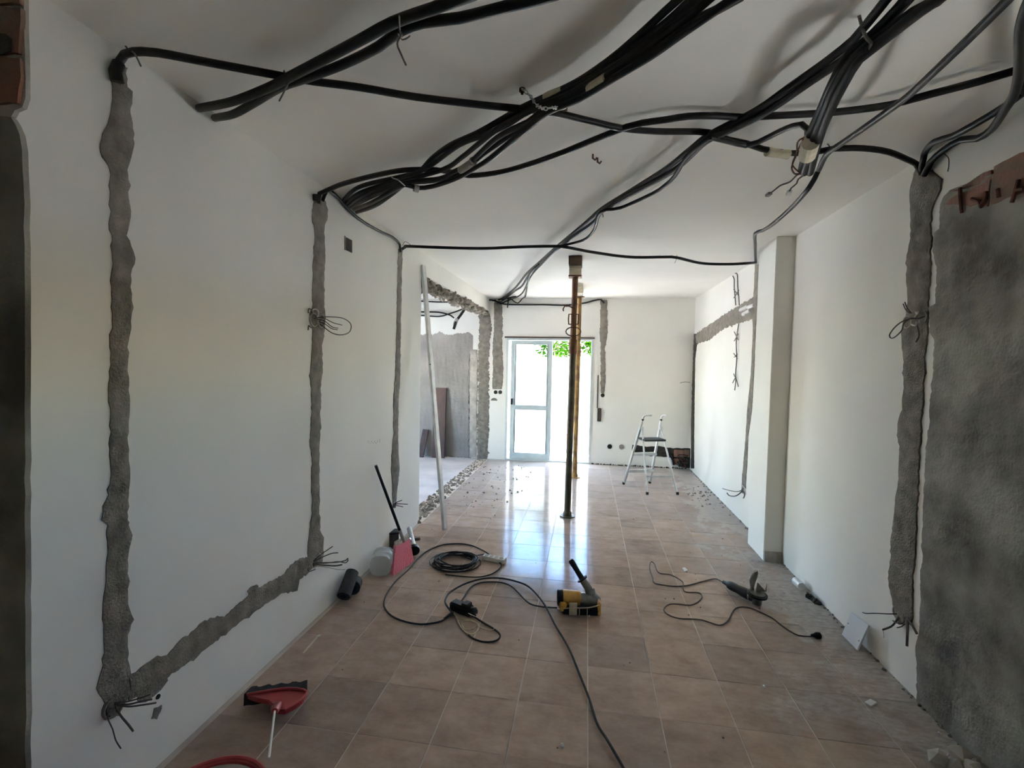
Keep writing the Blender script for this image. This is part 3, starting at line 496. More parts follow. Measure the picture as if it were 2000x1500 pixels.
conduit([(-1.662,-1.086,2.56),(-1.657,-1.084,2.619),(-1.637,-1.08,2.648),(-1.574,-1.104,2.636),(-1.491,-1.096,2.631),(-1.367,-1.031,2.631),(-1.168,-.929,2.631),(-1.06,-.878,2.631),(-.903,-.819,2.631),(-.724,-.734,2.631),(-.463,-.64,2.631),(-.339,-.602,2.631),(-.199,-.553,2.631),(-.078,-.481,2.631),(.074,-.393,2.631),(.176,-.358,2.631),(.269,-.338,2.631),(.367,-.327,2.631),(.454,-.307,2.631),(.556,-.228,2.631),(.645,-.182,2.631),(.738,-.114,2.631),(.809,-.079,2.631),(.874,-.055,2.631),(.935,-.048,2.631),(1,-.057,2.631),(1.065,-.082,2.631),(1.143,-.078,2.631),(1.228,-.058,2.631),(1.327,-.014,2.631),(1.447,.073,2.631),(1.56,.184,2.644),(1.575,.167,2.595)], .0135,
        'long black conduit crossing the ceiling from the tall left chase to the right wall chase', tapes=[([(.756,-.101,2.631)][0], [(.874,-.055,2.631)][0], 'tape')])
conduit([(-1.687,-.707,2.663),(-1.647,-.741,2.643),(-1.416,-.843,2.601),(-1.215,-.911,2.601),(-1.095,-.963,2.601),(-.93,-1.036,2.601),(-.767,-1.109,2.601),(-.627,-1.172,2.601),(-.495,-1.21,2.601),(-.384,-1.243,2.601),(-.286,-1.277,2.601)], .0165, 'upper of two black conduits leaving holes high in the left wall')
conduit([(-1.687,-.623,2.665),(-1.647,-.658,2.645),(-1.487,-.755,2.601),(-1.365,-.811,2.601),(-1.175,-.906,2.601),(-1.052,-.945,2.601),(-.875,-1.005,2.601),(-.715,-1.076,2.601),(-.62,-1.136,2.601),(-.539,-1.161,2.601),(-.43,-1.165,2.601),(-.295,-1.19,2.601),(-.193,-1.208,2.601),(-.103,-1.231,2.601)], .0155, 'lower of two black conduits leaving holes high in the left wall')
conduit([(-1.662,.159,2.553),(-1.657,.167,2.61),(-1.582,.157,2.631),(-1.463,.088,2.631),(-1.259,.003,2.631),(-1.077,-.055,2.631),(-.954,-.062,2.631),(-.853,-.044,2.631),(-.769,.006,2.631),(-.708,.048,2.631),(-.557,.029,2.631),(-.4,-.041,2.631),(-.208,-.166,2.631),(-.038,-.297,2.631),(.097,-.399,2.631),(.16,-.427,2.631),(.253,-.442,2.631),(.34,-.46,2.631),(.448,-.451,2.631),(.557,-.426,2.631),(.674,-.424,2.631),(.828,-.422,2.631),(.937,-.428,2.631),(1.08,-.456,2.631),(1.191,-.524,2.631),(1.291,-.585,2.631),(1.36,-.639,2.631),(1.438,-.685,2.631)], .0135, 'black conduit looping from the second chase right across the ceiling to the far right edge')
g = 'bundle'
Bn = [
 ([(-1.687,.49,2.723),(-1.4,.151,2.631),(-1.088,.022,2.631),(-.966,-.029,2.631),(-.831,-.195,2.631),(-.702,-.322,2.631),(-.559,-.416,2.631),(-.426,-.523,2.631),(-.324,-.608,2.631),(-.226,-.673,2.631),(-.108,-.753,2.631),(.002,-.864,2.631),(.089,-.977,2.631),(.155,-1.075,2.631),(.204,-1.146,2.631)], .012, 'topmost conduit of the main ceiling bundle, with masking tape beside the hanging chain', [([(-.235,-.678,2.631)][0], [(-.151,-.729,2.631)][0], 'tape')]),
 ([(-1.687,.532,2.71),(-1.398,.179,2.611),(-1.076,.007,2.611),(-.867,-.143,2.611),(-.649,-.361,2.611),(-.503,-.448,2.611),(-.388,-.529,2.611),(-.261,-.654,2.611),(-.174,-.711,2.611),(-.044,-.814,2.611),(.066,-.943,2.611),(.159,-1.053,2.611),(.225,-1.156,2.611)], .012, 'second conduit from the top in the main ceiling bundle', []),
 ([(-1.687,.567,2.695),(-1.373,.176,2.591),(-1.061,-.016,2.591),(-.79,-.146,2.591),(-.662,-.272,2.591),(-.544,-.409,2.591),(-.439,-.529,2.591),(-.32,-.631,2.591),(-.237,-.689,2.591),(-.135,-.747,2.591),(-.019,-.857,2.591),(.081,-.958,2.591),(.171,-1.071,2.591),(.24,-1.169,2.591)], .012, 'middle conduit in the main ceiling bundle, crossing to its underside', []),
 ([(-1.687,.603,2.679),(-1.352,.172,2.571),(-1.045,-.039,2.571),(-.829,-.081,2.571),(-.735,-.158,2.571),(-.633,-.247,2.571),(-.445,-.495,2.571),(-.286,-.62,2.571),(-.224,-.686,2.571),(-.106,-.767,2.571),(-.061,-.819,2.571),(.014,-.896,2.571),(.117,-.993,2.571),(.163,-1.036,2.571),(.223,-1.11,2.571),(.284,-1.151,2.571),(.33,-1.19,2.571)], .012, 'lower conduit of the main ceiling bundle, wrapped in tape at two places', [([(-.061,-.819,2.571)][0], [(.003,-.883,2.571)][0], 'tape'), ([(-.692,-.198,2.571)][0], [(-.602,-.29,2.571)][0], 'pale_mortar')]),
 ([(-1.687,.647,2.668),(-1.336,.186,2.551),(-1.104,-.01,2.551),(-1.022,-.069,2.551),(-.969,-.019,2.551),(-.884,-.032,2.551),(-.741,-.117,2.551),(-.645,-.2,2.551),(-.53,-.314,2.551),(-.422,-.45,2.551),(-.285,-.624,2.551),(-.213,-.716,2.551),(-.096,-.79,2.551),(.022,-.904,2.551),(.124,-1.002,2.551),(.208,-1.104,2.551),(.291,-1.198,2.551),(.329,-1.237,2.551)], .012, 'lowest conduit of the main ceiling bundle, with a taped elbow by the plastic tie', [([(-1,-.037,2.551)][0], [(-.961,-.018,2.551)][0], 'pale_mortar')]),
 ([(-1.687,.685,2.659),(-1.38,.33,2.581),(-1.163,.118,2.581),(-1.036,-.011,2.581),(-.885,-.031,2.581),(-.783,-.077,2.581),(-.676,-.152,2.581),(-.546,-.322,2.581),(-.381,-.498,2.581),(-.258,-.64,2.581),(-.193,-.703,2.581),(-.061,-.814,2.581),(.045,-.922,2.581),(.147,-1.041,2.581),(.227,-1.138,2.581),(.265,-1.197,2.581)], .0125, 'thin conduit running under the main ceiling bundle', []),
]
for pts, r, lab, tp in Bn: conduit(pts, r, lab, tapes=tp)
conduit([(-1.667,.218,2.585),(-1.657,.259,2.667),(-1.657,.332,2.686),(-1.657,.409,2.655),(-1.657,.496,2.63),(-1.657,.702,2.609),(-1.657,.999,2.615),(-1.657,1.276,2.635),(-1.657,1.419,2.612),(-1.665,1.452,2.559)], .0105, 'black conduit following the left ceiling corner to the third chase')
conduit([(-1.662,1.49,2.594),(-1.647,1.523,2.619),(-1.518,1.274,2.561),(-1.188,1.353,2.561),(-.893,1.394,2.561),(-.589,1.365,2.561),(-.328,1.369,2.561),(-.231,1.411,2.561),(-.011,1.607,2.561),(.3,1.805,2.561),(.606,1.827,2.561),(.701,1.854,2.561),(.966,2.107,2.561),(1.213,2.168,2.561),(1.38,2.134,2.561),(1.585,2.591,2.658)], .0125, 'slack black conduit spanning the room in front of the steel prop')
conduit([(.741,-1.123,2.621),(.738,-1.053,2.621),(.74,-.963,2.621),(.738,-.892,2.621),(.709,-.791,2.621),(.653,-.654,2.621),(.585,-.49,2.621),(.459,-.314,2.621),(.401,-.159,2.621),(.329,.047,2.621),(.176,.354,2.621),(.021,.665,2.621),(-.086,.975,2.621),(-.314,1.601,2.621),(-.528,2.224,2.621),(-.727,2.8,2.621),(-.902,3.431,2.621),(-1.061,3.96,2.621),(-1.464,5.25,2.681),(-1.617,5.29,2.645)], .0135, 'upper conduit of the long diagonal bundle towards the glass door')
conduit([(.78,-1.128,2.601),(.78,-1.036,2.601),(.769,-.957,2.601),(.739,-.82,2.601),(.697,-.718,2.601),(.609,-.5,2.601),(.505,-.365,2.601),(.45,-.292,2.601),(.366,.013,2.601),(.176,.356,2.601),(.03,.633,2.601),(-.036,.91,2.601),(-.302,1.555,2.601),(-.508,2.177,2.601),(-.68,2.696,2.601),(-.885,3.544,2.601),(-1.04,3.965,2.601),(-1.425,5.27,2.658),(-1.532,5.3,2.604)], .0135, 'second conduit of the long diagonal bundle towards the glass door', 'conduit_grey')
conduit([(.446,-.374,2.581),(.392,-.21,2.581),(.373,.048,2.581),(.34,.18,2.581),(.297,.285,2.581),(.136,.519,2.581),(.02,.588,2.581),(-.02,.994,2.581),(-.099,1.274,2.581),(-.299,1.507,2.581),(-.491,2.105,2.581),(-.686,2.799,2.581),(-.923,3.928,2.581),(-1.078,4.419,2.581),(-1.29,5.27,2.741),(-1.375,5.28,2.635),(-1.498,5.3,2.587)], .010, 'thin conduit sagging below the long diagonal bundle')
conduit([(-.535,2.15,2.581),(-.669,2.519,2.541),(-1.016,4.9,2.805),(-1.09,5.05,2.644),(-1.161,5.1,2.578),(-1.244,5.15,2.617),(-1.305,5.2,2.756),(-1.414,5.25,2.722),(-1.518,5.31,2.655)], .009, 'thin conduit hanging in a loop near the top left of the glass door')
conduit([(-1.184,5,2.822),(-1.272,5.1,2.741),(-1.347,5.2,2.756),(-1.337,5.2,2.649),(-1.351,5.2,2.516)], .010, 'short conduit stub pointing down by the back ceiling corner')
conduit([(-1.688,5.3,2.655),(-1.628,5.3,2.654),(-1.567,5.3,2.637),(-1.42,5.3,2.587),(-1.122,5.3,2.578),(-.786,5.3,2.578),(-.412,5.3,2.57),(-.127,5.3,2.602),(.034,5.3,2.643),(.147,5.3,2.659),(.197,5.3,2.602)], .0125, 'black conduit along the top of the back wall above the glass door')
D7 = [([(.826,-1.166,2.561),(.822,-1.125,2.561),(.789,-1.084,2.561),(.761,-.997,2.561),(.722,-.93,2.541),(.719,-.833,2.521),(.744,-.713,2.501),(.779,-.554,2.481),(.868,-.254,2.461)], .015, 'leftmost'), ([(.799,-1.194,2.531),(.778,-1.137,2.531),(.751,-1.031,2.531),(.722,-.963,2.521),(.726,-.868,2.501),(.743,-.752,2.481),(.788,-.574,2.471),(.892,-.252,2.461)], .015, 'rightmost'), ([(.754,-1.153,2.591),(.765,-1.091,2.591),(.757,-.961,2.591),(.714,-.911,2.561),(.713,-.831,2.531),(.743,-.685,2.521),(.767,-.547,2.496),(.857,-.251,2.476)], .0145, 'rear')]
for pts, r, w in D7:
    conduit(pts, r, {'leftmost': 'thick hanging conduit end, middle one of the taped trio', 'rightmost': 'thick hanging conduit end, right one of the taped trio', 'rear': 'hanging conduit end, left one of the taped trio'}[w], 'conduit')
tp = B(); a, b = [(.772,-.543,2.471),(.812,-.418,2.471)]; tag(B().tube([a, b], .033, 14, smooth=False).build('tape_wrap', 'tape'), 'wide masking tape band binding the hanging conduit ends', 'tape')
conduit([(.451,-.352,2.591),(.536,-.304,2.591),(.625,-.254,2.591),(.665,-.279,2.591),(.709,-.389,2.581),(.729,-.479,2.561),(.742,-.531,2.541),(.761,-.535,2.521),(.779,-.493,2.501)], .0115, 'black conduit arching into the taped trio of hanging ends', 'conduit_grey')
conduit([(.961,-1.206,2.541),(.972,-1.132,2.541),(.987,-.992,2.541),(1,-.832,2.541),(1.031,-.65,2.561),(1.041,-.476,2.581),(1.037,-.224,2.601),(1.034,-.072,2.611),(1.1,.171,2.621),(1.06,.167,2.541),(1.1,.488,2.541),(1.116,.807,2.541),(1.217,1.3,2.631),(1.197,1.401,2.636),(1.317,1.773,2.631),(1.565,2.529,2.655)], .0125, 'grey conduit running down from the upper right to the pillar top', 'conduit_grey')
conduit([(1.014,-1.178,2.551),(1.038,-1.11,2.551),(1.101,-1.005,2.551),(1.217,-.851,2.551),(1.303,-.731,2.551),(1.369,-.627,2.551),(1.403,-.553,2.551),(1.545,-.294,2.592),(1.565,-.193,2.6),(1.565,-.1,2.636),(1.565,.009,2.636),(1.565,.088,2.618),(1.575,.148,2.577)], .0145, 'kinked black conduit at the right edge dropping into the right chase')
conduit([(1.477,-.676,2.581),(1.443,-.628,2.581),(1.425,-.593,2.581),(1.437,-.505,2.581),(1.435,-.386,2.581),(1.451,-.223,2.601),(1.443,-.127,2.621),(1.545,.103,2.668),(1.565,.153,2.622),(1.58,.175,2.592)], .0135, 'straighter black conduit at the right edge dropping into the right chase')
conduit([(1.077,-1.12,2.571),(1.076,-1.077,2.571),(1.139,-.975,2.571),(1.248,-.827,2.571),(1.337,-.711,2.571),(1.412,-.619,2.571)], .0145, 'vertical black conduit at the far right edge of the ceiling')
# dark clump where conduits enter the chase at left
for P, lab in (([(-1.657,-1.084,2.614),(-1.657,-1.096,2.582),(-1.657,-1.089,2.551)], 'short black pipe stub filling the top of the tall left chase'), ([(-1.657,.129,2.591),(-1.657,.134,2.557)], 'short black pipe stub at the top of the second chase')):
    tag(B().tube(P, .02, 10).build('pipe_stub', 'black', smooth=True), lab, 'conduit')
# hangers: wires, nails, chain, ties
def wire(pts, lab, r=.0025, m='wire', name='tie_wire', cat='wire', n=5, sm=True): return tag(B().tube(pts, r, n, smooth=sm, step=.01).build(name, m, smooth=True), lab, cat)
wire([(-.587,-1.225,2.581),(-.604,-1.179,2.571),(-.594,-1.191,2.551),(-.621,-1.156,2.551),(-.622,-1.125,2.541),(-.621,-1.086,2.531)], 'long tie wire hanging from the pair of conduits at upper left', .003)
wire([(-.601,-1.196,2.551),(-.6,-1.17,2.551),(-.579,-1.178,2.551),(-.571,-1.184,2.551)], 'short hooked tie wire on the upper left conduits', .0025)
wire([(-1.18,-.873,2.681),(-1.148,-.917,2.631),(-1.107,-.959,2.581),(-1.144,-.922,2.581),(-1.198,-.876,2.571)], 'tie wire round the crossing of conduits near the left wall', .003)
wire([(-1.643,-1.071,2.681),(-1.62,-1.084,2.661),(-1.559,-1.118,2.621),(-1.586,-1.069,2.611)], 'tie wire at the bend of the conduit above the tall left chase', .003)
wire([(.743,-.908,2.681),(.75,-.905,2.661),(.716,-1.003,2.561),(.725,-1.017,2.531),(.73,-1.001,2.521)], 'tie wire hook at the right conduit junction', .005)
wire([(1.058,-.017,2.681),(1.051,-.054,2.651),(1.039,-.054,2.621)], 'tie wire holding the grey conduit near the taped ends', .003)
wire([(.779,2.298,2.681),(.721,1.947,2.581),(.712,1.993,2.541)], 'small tie on the slack conduit right of the prop', .002)
wire([(.027,.812,2.681),(.028,.697,2.621),(.034,.63,2.561)], 'tie wire under the diagonal bundle', .003)
wire([(-1.657,1.477,2.617),(-1.627,1.459,2.647),(-1.617,1.53,2.647),(-1.617,1.618,2.632)], 'thin curled wire at the top of the third chase', .0025)
wire([(1.575,.02,2.627),(1.565,-.027,2.589),(1.565,-.033,2.554),(1.575,-.013,2.532)], 'thin curled wire beside the right chase top', .002)
t = thing('hanger_chain', [(-.319,-.65,2.681)][0], 'small galvanised chain holding the main conduit bundle to the ceiling', 'chain')
ch = spline([Vector(p) for p in [(-.316,-.667,2.671),(-.282,-.684,2.631),(-.257,-.722,2.581),(-.227,-.786,2.531),(-.206,-.809,2.516),(-.185,-.804,2.521),(-.166,-.678,2.581),(-.161,-.51,2.671)]], .016)
for k in range(0, len(ch) - 1):
    a, b = ch[k], ch[k + 1]; dd = (b - a).normalized(); u = dd.orthogonal().normalized(); u = Matrix.Rotation(k * math.pi / 2, 3, dd) @ u; c = (a + b) / 2
    ring = [c + dd * .011 * math.cos(x) + u * .006 * math.sin(x) for x in (i * math.pi / 4 for i in range(9))]
    B().tube(ring, .0018, 5, smooth=False, closed_end=False).build('chain_link', 'galv', t, smooth=True)
for p in [(-.319,-.65,2.681),(-.162,-.491,2.681)]: B().lathe([(.012, -.0), (.012, -.012), (.005, -.014), (.005, -.022)], (0, 0, 1), (p[0], p[1], H), 8).build('ceiling_hook', 'iron', t)
wire([(-1.171,.091,2.661),(-1.083,-.088,2.581),(-1.003,-.212,2.521),(-.999,-.135,2.521)], 'pale plastic tie around the fan of conduits by the left wall', .003, 'wire_white', 'cable_tie', 'tie')
# ceiling hooks
t = thing('ceiling_hook', [(-.03,.002,2.681)][0], 'pair of small brass hooks in the bare ceiling', 'hook')
for p in [(-.041,-.029,2.671),(-.017,.017,2.671)]: B().tube([(p[0], p[1], H), (p[0], p[1], H - .02), (p[0] + .012, p[1], H - .03), (p[0] + .02, p[1], H - .018)], .005, 6).build('hook', 'iron', t, smooth=True)
# wires and connectors out of the taped ends
e1 = [(.868,-.254,2.461)][0]
wire([(.74,-.55,2.481),(.735,-.517,2.481),(.773,-.413,2.481),(.786,-.346,2.471),(.798,-.306,2.461),(.834,-.247,2.461),(.857,-.255,2.461)], 'looped earth wire beside the taped conduit ends', .0035, 'iron')
wire([(.74,-.558,2.481),(.754,-.497,2.481),(.777,-.388,2.481),(.793,-.324,2.471),(.84,-.269,2.461),(.883,-.224,2.461)], 'second looped wire beside the taped conduit ends', .003, 'iron')
def plugwire(pts, lab, m):
    t = thing('wire_with_connector', pts[0], lab, 'wire'); B().tube(pts, .0035, 6, step=.01).build('wire', 'wire', t, smooth=True)
    a, b = Vector(pts[-2]), Vector(pts[-1]); d = (b - a).normalized(); B().bar(b - d * .005, b + d * .03, .02, .014).build('connector', m, t, bevel=.002)
plugwire([(.87,-.254,2.461),(.847,-.239,2.461),(.838,-.184,2.451),(.814,-.143,2.451),(.799,-.114,2.441),(.795,-.067,2.441)], 'dark wire with a small connector hanging left of the taped ends', 'grey_metal')
plugwire([(.879,-.242,2.461),(.861,-.212,2.451),(.864,-.19,2.441),(.859,-.141,2.436),(.863,-.116,2.431)], 'short wire with a white connector block under the taped ends', 'white')
B().lathe([(.014, 0), (.014, .03)], (0, 0, 1), [(.745,-.528,2.481)][0], 10)
# ---------------------------------------------------------------- boxes with wires on the walls
def wirebox(name, c, nrm, lab, wires, r=.045, boxes=1, rim='pale_mortar'):
    c = Vector(c); nrm = Vector(nrm); t = thing(name, c, lab, 'junction box'); side = Vector((0, 1, 0))
    for k in range(boxes):
        cc = c + side * (k - (boxes - 1) / 2) * r * 1.9
        B().lathe([(r, -.01), (r, .012), (r * .85, .012), (r * .85, -.004)], nrm, cc, 18).build('box_rim', rim, t, smooth=True)
        B().lathe([(r * .86, 0), (r * .86, .003)], nrm, cc, 18).build('box_inside', 'hole', t)
    for w in wires: B().tube(w[0], w[1], 5, step=.01).build('wire', w[2], t, smooth=True)
    return t
wirebox('junction_box', [(-1.677,.169,1.851)][0], NX, 'wall box halfway up the second chase with a big wire loop', [
  ([(-1.667,.13,1.86),(-1.627,.124,1.865),(-1.597,.187,1.875),(-1.577,.305,1.877),(-1.577,.405,1.85),(-1.577,.392,1.799),(-1.577,.293,1.773),(-1.597,.217,1.777),(-1.627,.175,1.808),(-1.667,.192,1.834)], .0032, 'wire'),
  ([(-1.667,.163,1.869),(-1.627,.175,1.864),(-1.597,.217,1.843),(-1.597,.33,1.837)], .0028, 'wire'), ([(-1.667,.163,1.857),(-1.627,.175,1.849),(-1.597,.205,1.817),(-1.597,.279,1.813)], .0028, 'wire'),
  ([(-1.667,.175,1.845),(-1.627,.175,1.833),(-1.597,.205,1.805),(-1.597,.273,1.803)], .0028, 'wire'), ([(-1.667,.119,1.889),(-1.647,.081,1.903),(-1.647,.113,1.913),(-1.647,.141,1.898),(-1.657,.147,1.867)], .004, 'wire_white'), ([(-1.667,.197,1.891),(-1.647,.198,1.894),(-1.647,.204,1.867),(-1.657,.186,1.853)], .004, 'wire_white'),
  ([(-1.667,.098,1.802),(-1.657,.055,1.811),(-1.657,.05,1.784)], .004, 'wire'), ([(-1.667,.108,1.906),(-1.657,.055,1.909),(-1.657,.05,1.882)], .004, 'wire')], .042, 2)
wirebox('junction_box', [(-1.677,.138,.368)][0], NX, 'wall box at the foot of the second chase with splayed wires', [
  ([(-1.667,.121,.382),(-1.627,.145,.421),(-1.597,.164,.442),(-1.577,.188,.456)], .003, 'wire'), ([(-1.667,.121,.379),(-1.627,.168,.395),(-1.597,.212,.4),(-1.577,.251,.39)], .0035, 'wire'),
  ([(-1.667,.121,.37),(-1.627,.18,.352),(-1.597,.288,.313),(-1.577,.356,.3),(-1.567,.365,.311)], .004, 'wire'), ([(-1.667,.121,.363),(-1.627,.18,.336),(-1.597,.256,.303),(-1.577,.303,.292)], .005, 'wire'), ([(-1.667,.121,.37),(-1.627,.192,.344),(-1.597,.287,.317),(-1.577,.356,.283),(-1.567,.365,.301)], .0035, 'wire'),
  ([(-1.667,.133,.346),(-1.627,.18,.326),(-1.597,.288,.266),(-1.577,.343,.244)], .0025, 'wire_white'), ([(-1.667,.088,.371),(-1.647,.035,.376),(-1.657,.061,.345),(-1.657,.127,.33)], .003, 'wire'), ([(-1.667,.155,.388),(-1.647,.156,.415),(-1.647,.191,.388),(-1.657,.184,.364)], .005, 'wire_white')], .035, 1)
wirebox('junction_box', [(-1.677,-1.129,.373)][0], NX, 'dark wall box at the foot of the tall left chase with straight wires', [
  ([(-1.667,-1.128,.385),(-1.627,-1.125,.39),(-1.597,-1.094,.387),(-1.577,-1.074,.389)], .0028, 'wire'), ([(-1.667,-1.128,.382),(-1.627,-1.115,.374),(-1.597,-1.094,.374),(-1.577,-1.068,.366)], .0032, 'wire'), ([(-1.667,-1.128,.378),(-1.627,-1.115,.366),(-1.597,-1.084,.354),(-1.577,-1.052,.341)], .0032, 'wire'),
  ([(-1.667,-1.125,.368),(-1.627,-1.142,.352),(-1.597,-1.143,.326),(-1.587,-1.134,.296)], .0036, 'wire'), ([(-1.667,-1.143,.374),(-1.647,-1.172,.368),(-1.627,-1.172,.326),(-1.617,-1.171,.289),(-1.617,-1.153,.244)], .0022, 'wire')], .04, 1, 'mortar')
p = [(-1.677,-.947,.278)][0]; B().lathe([(.010, 0), (.009, .004)], NX, p, 10).build('plug_hole', 'hole', wl_)
wirebox('junction_box', [(-1.677,1.379,.373)][0], NX, 'small box at the foot of the third chase with short wires', [
  ([(-1.667,1.367,.377),(-1.627,1.348,.403),(-1.607,1.391,.406)], .004, 'wire'), ([(-1.667,1.367,.373),(-1.627,1.371,.379),(-1.597,1.499,.339)], .004, 'wire'), ([(-1.667,1.367,.364),(-1.627,1.36,.364),(-1.607,1.416,.34)], .0035, 'wire')], .02, 1)
wirebox('junction_box', [(1.595,.203,1.863)][0], PX, 'wall box halfway up the right chase with a wire loop', [
  ([(1.575,.088,1.878),(1.555,.095,1.868),(1.535,.118,1.87),(1.515,.153,1.858),(1.495,.177,1.829),(1.495,.216,1.793),(1.495,.193,1.776),(1.495,.153,1.789),(1.505,.133,1.816),(1.525,.158,1.849),(1.565,.188,1.872)], .0032, 'wire'),
  ([(1.575,.112,1.9),(1.555,.058,1.899),(1.545,.019,1.878),(1.555,.047,1.849),(1.565,.092,1.848)], .004, 'wire'), ([(1.575,.153,1.848),(1.555,.103,1.824),(1.545,.072,1.784),(1.545,.092,1.753)], .004, 'wire'), ([(1.575,.188,1.903),(1.555,.188,1.929),(1.545,.193,1.961)], .003, 'wire'), ([(1.575,.196,1.904),(1.555,.195,1.919),(1.545,.205,1.954)], .003, 'wire'),
  ([(1.575,.157,1.905),(1.555,.108,1.89),(1.555,.102,1.904),(1.565,.146,1.878)], .0035, 'wire_white'), ([(1.575,.183,1.846),(1.555,.118,1.835),(1.555,.113,1.855)], .0035, 'wire_white')], .034, 2)
wirebox('junction_box', [(1.595,.167,.35)][0], PX, 'wall box at the foot of the right chase with bent wires', [
  ([(1.585,.191,.344),(1.555,.209,.332),(1.515,.247,.311),(1.495,.292,.285),(1.495,.326,.273)], .003, 'wire'), ([(1.585,.174,.34),(1.555,.153,.315),(1.535,.149,.294),(1.515,.179,.259)], .005, 'wire'), ([(1.515,.179,.259),(1.515,.169,.242),(1.515,.167,.222)], .002, 'wire_white'),
  ([(1.585,.135,.358),(1.555,.087,.351),(1.535,.08,.348),(1.525,.102,.342),(1.525,.119,.341)], .0035, 'wire'), ([(1.585,.118,.353),(1.555,.06,.355),(1.545,.04,.319),(1.535,.022,.266)], .006, 'wire'), ([(1.585,.103,.356),(1.565,.039,.363),(1.565,.004,.341)], .006, 'wire'), ([(1.585,.124,.329),(1.555,.104,.321),(1.545,.118,.307)], .003, 'wire')], .032, 2)
wirebox('junction_box', [(1.595,2.723,.335)][0], PX, 'small box at the foot of the thin far right chase with curved wires', [
  ([(1.585,2.724,.339),(1.545,2.756,.312),(1.515,2.919,.279),(1.495,3.119,.249)], .004, 'wire'), ([(1.585,2.723,.334),(1.545,2.702,.299),(1.515,2.734,.268),(1.505,2.877,.233),(1.495,2.938,.245)], .006, 'wire'), ([(1.585,2.673,.336),(1.565,2.589,.315),(1.565,2.617,.281)], .006, 'wire'), ([(1.585,2.729,.386),(1.565,2.581,.386),(1.565,2.559,.334)], .006, 'wire_white')], .03, 1)
# square box with two wires high on the left wall
a, b = [(-1.677,.508,2.444),(-1.677,.608,2.358)]
t = thing('flush_box', a, 'small square flush box high on the left wall, dark and open', 'wall box')
B().box((XL - .002, a[1], b[2]), (XL + .003, b[1], a[2])).build('recess', 'dark_gap', t)
B().box((XL, a[1] - .004, b[2] - .004), (XL + .006, a[1] + .003, a[2] + .004)).build('edge', 'pale_mortar', t)
B().lathe([(.01, 0), (.01, .01)], NX, [(-1.677,.564,2.403)][0], 8).build('screw_post', 'iron', t)
# small fixings left of the broom, pencilled note
P = [(-1.677,.835,.998),(-1.677,1.079,.959),(-1.677,1.078,.992)]
bb = B(); p0, p1 = Vector(P[0]), Vector(P[1])
for k in range(7): 
    a = p0.lerp(p1, .15 + k * .11); bb.tube([a + Vector((.002, 0, 0)), a + Vector((.002, .012, .012 * (-1) ** k))], .0014, 4, smooth=False)
bb.tube([p1 + Vector((.002, 0, 0)), Vector(P[2]) + Vector((.002, 0, 0))], .001, 4, smooth=False)
bb.build('wall_mark', 'pencil', wl_)
# twisted wires down the far right wall
t = thing('twisted_wire', [(1.595,3.279,2.674)][0], 'twisted rusty wires hanging down the far right wall', 'wire')
for P, r in (([(1.575,3.323,2.659),(1.575,3.259,2.613),(1.575,3.248,2.525),(1.575,3.191,2.374),(1.575,3.164,2.308)], .006), ([(1.575,3.228,2.671),(1.575,3.15,2.645),(1.575,3.114,2.504),(1.575,3.063,2.384),(1.575,3.034,2.292)], .006), ([(1.575,3.027,2.091),(1.575,3.069,1.994),(1.575,3.092,1.883),(1.575,3.052,1.713),(1.575,3.071,1.572),(1.575,3.057,1.46),(1.575,3.082,1.362)], .006)):
    B().tube(P, r, 5).build('strand', 'wire', t, smooth=True)
for P in [(1.575,3.264,2.499),(1.575,3.064,2.396)], [(1.575,3.072,2.458),(1.575,3.251,2.399)], [(1.575,3.183,2.013),(1.575,3.022,1.913)], [(1.575,3.031,1.981),(1.575,3.17,1.909)], [(1.575,3.172,1.772),(1.575,3.034,1.713)], [(1.575,3.039,1.758),(1.575,3.147,1.726)], [(1.575,3.168,1.439),(1.575,3.063,1.51)], [(1.575,3.063,1.51),(1.575,2.96,1.408)], [(1.575,3.143,1.543),(1.575,3.061,1.488)]:
    B().tube(P, .005, 5, smooth=False).build('knot', 'wire', t, smooth=True)
wire([(1.551,5.3,1.367),(1.474,5.3,1.373),(1.397,5.3,1.355)], 'short wire end sticking out of the back corner', .004)
# tangle of wires in the back right corner
bb = thing('wire_tangle', [(1.559,5.351,0)][0], 'tangle of old wires in the back right corner', 'wire')
for k in range(6):
    rr = random.Random(k); pts = [(1.50 + rr.uniform(-.12, .06), 5.2 + rr.uniform(-.08, .1), .02 + rr.uniform(0, .22)) for _ in range(6)]
    B().tube(pts, .006, 5).build('strand', ['wire', 'conduit', 'iron'][k % 3], bb, smooth=True)
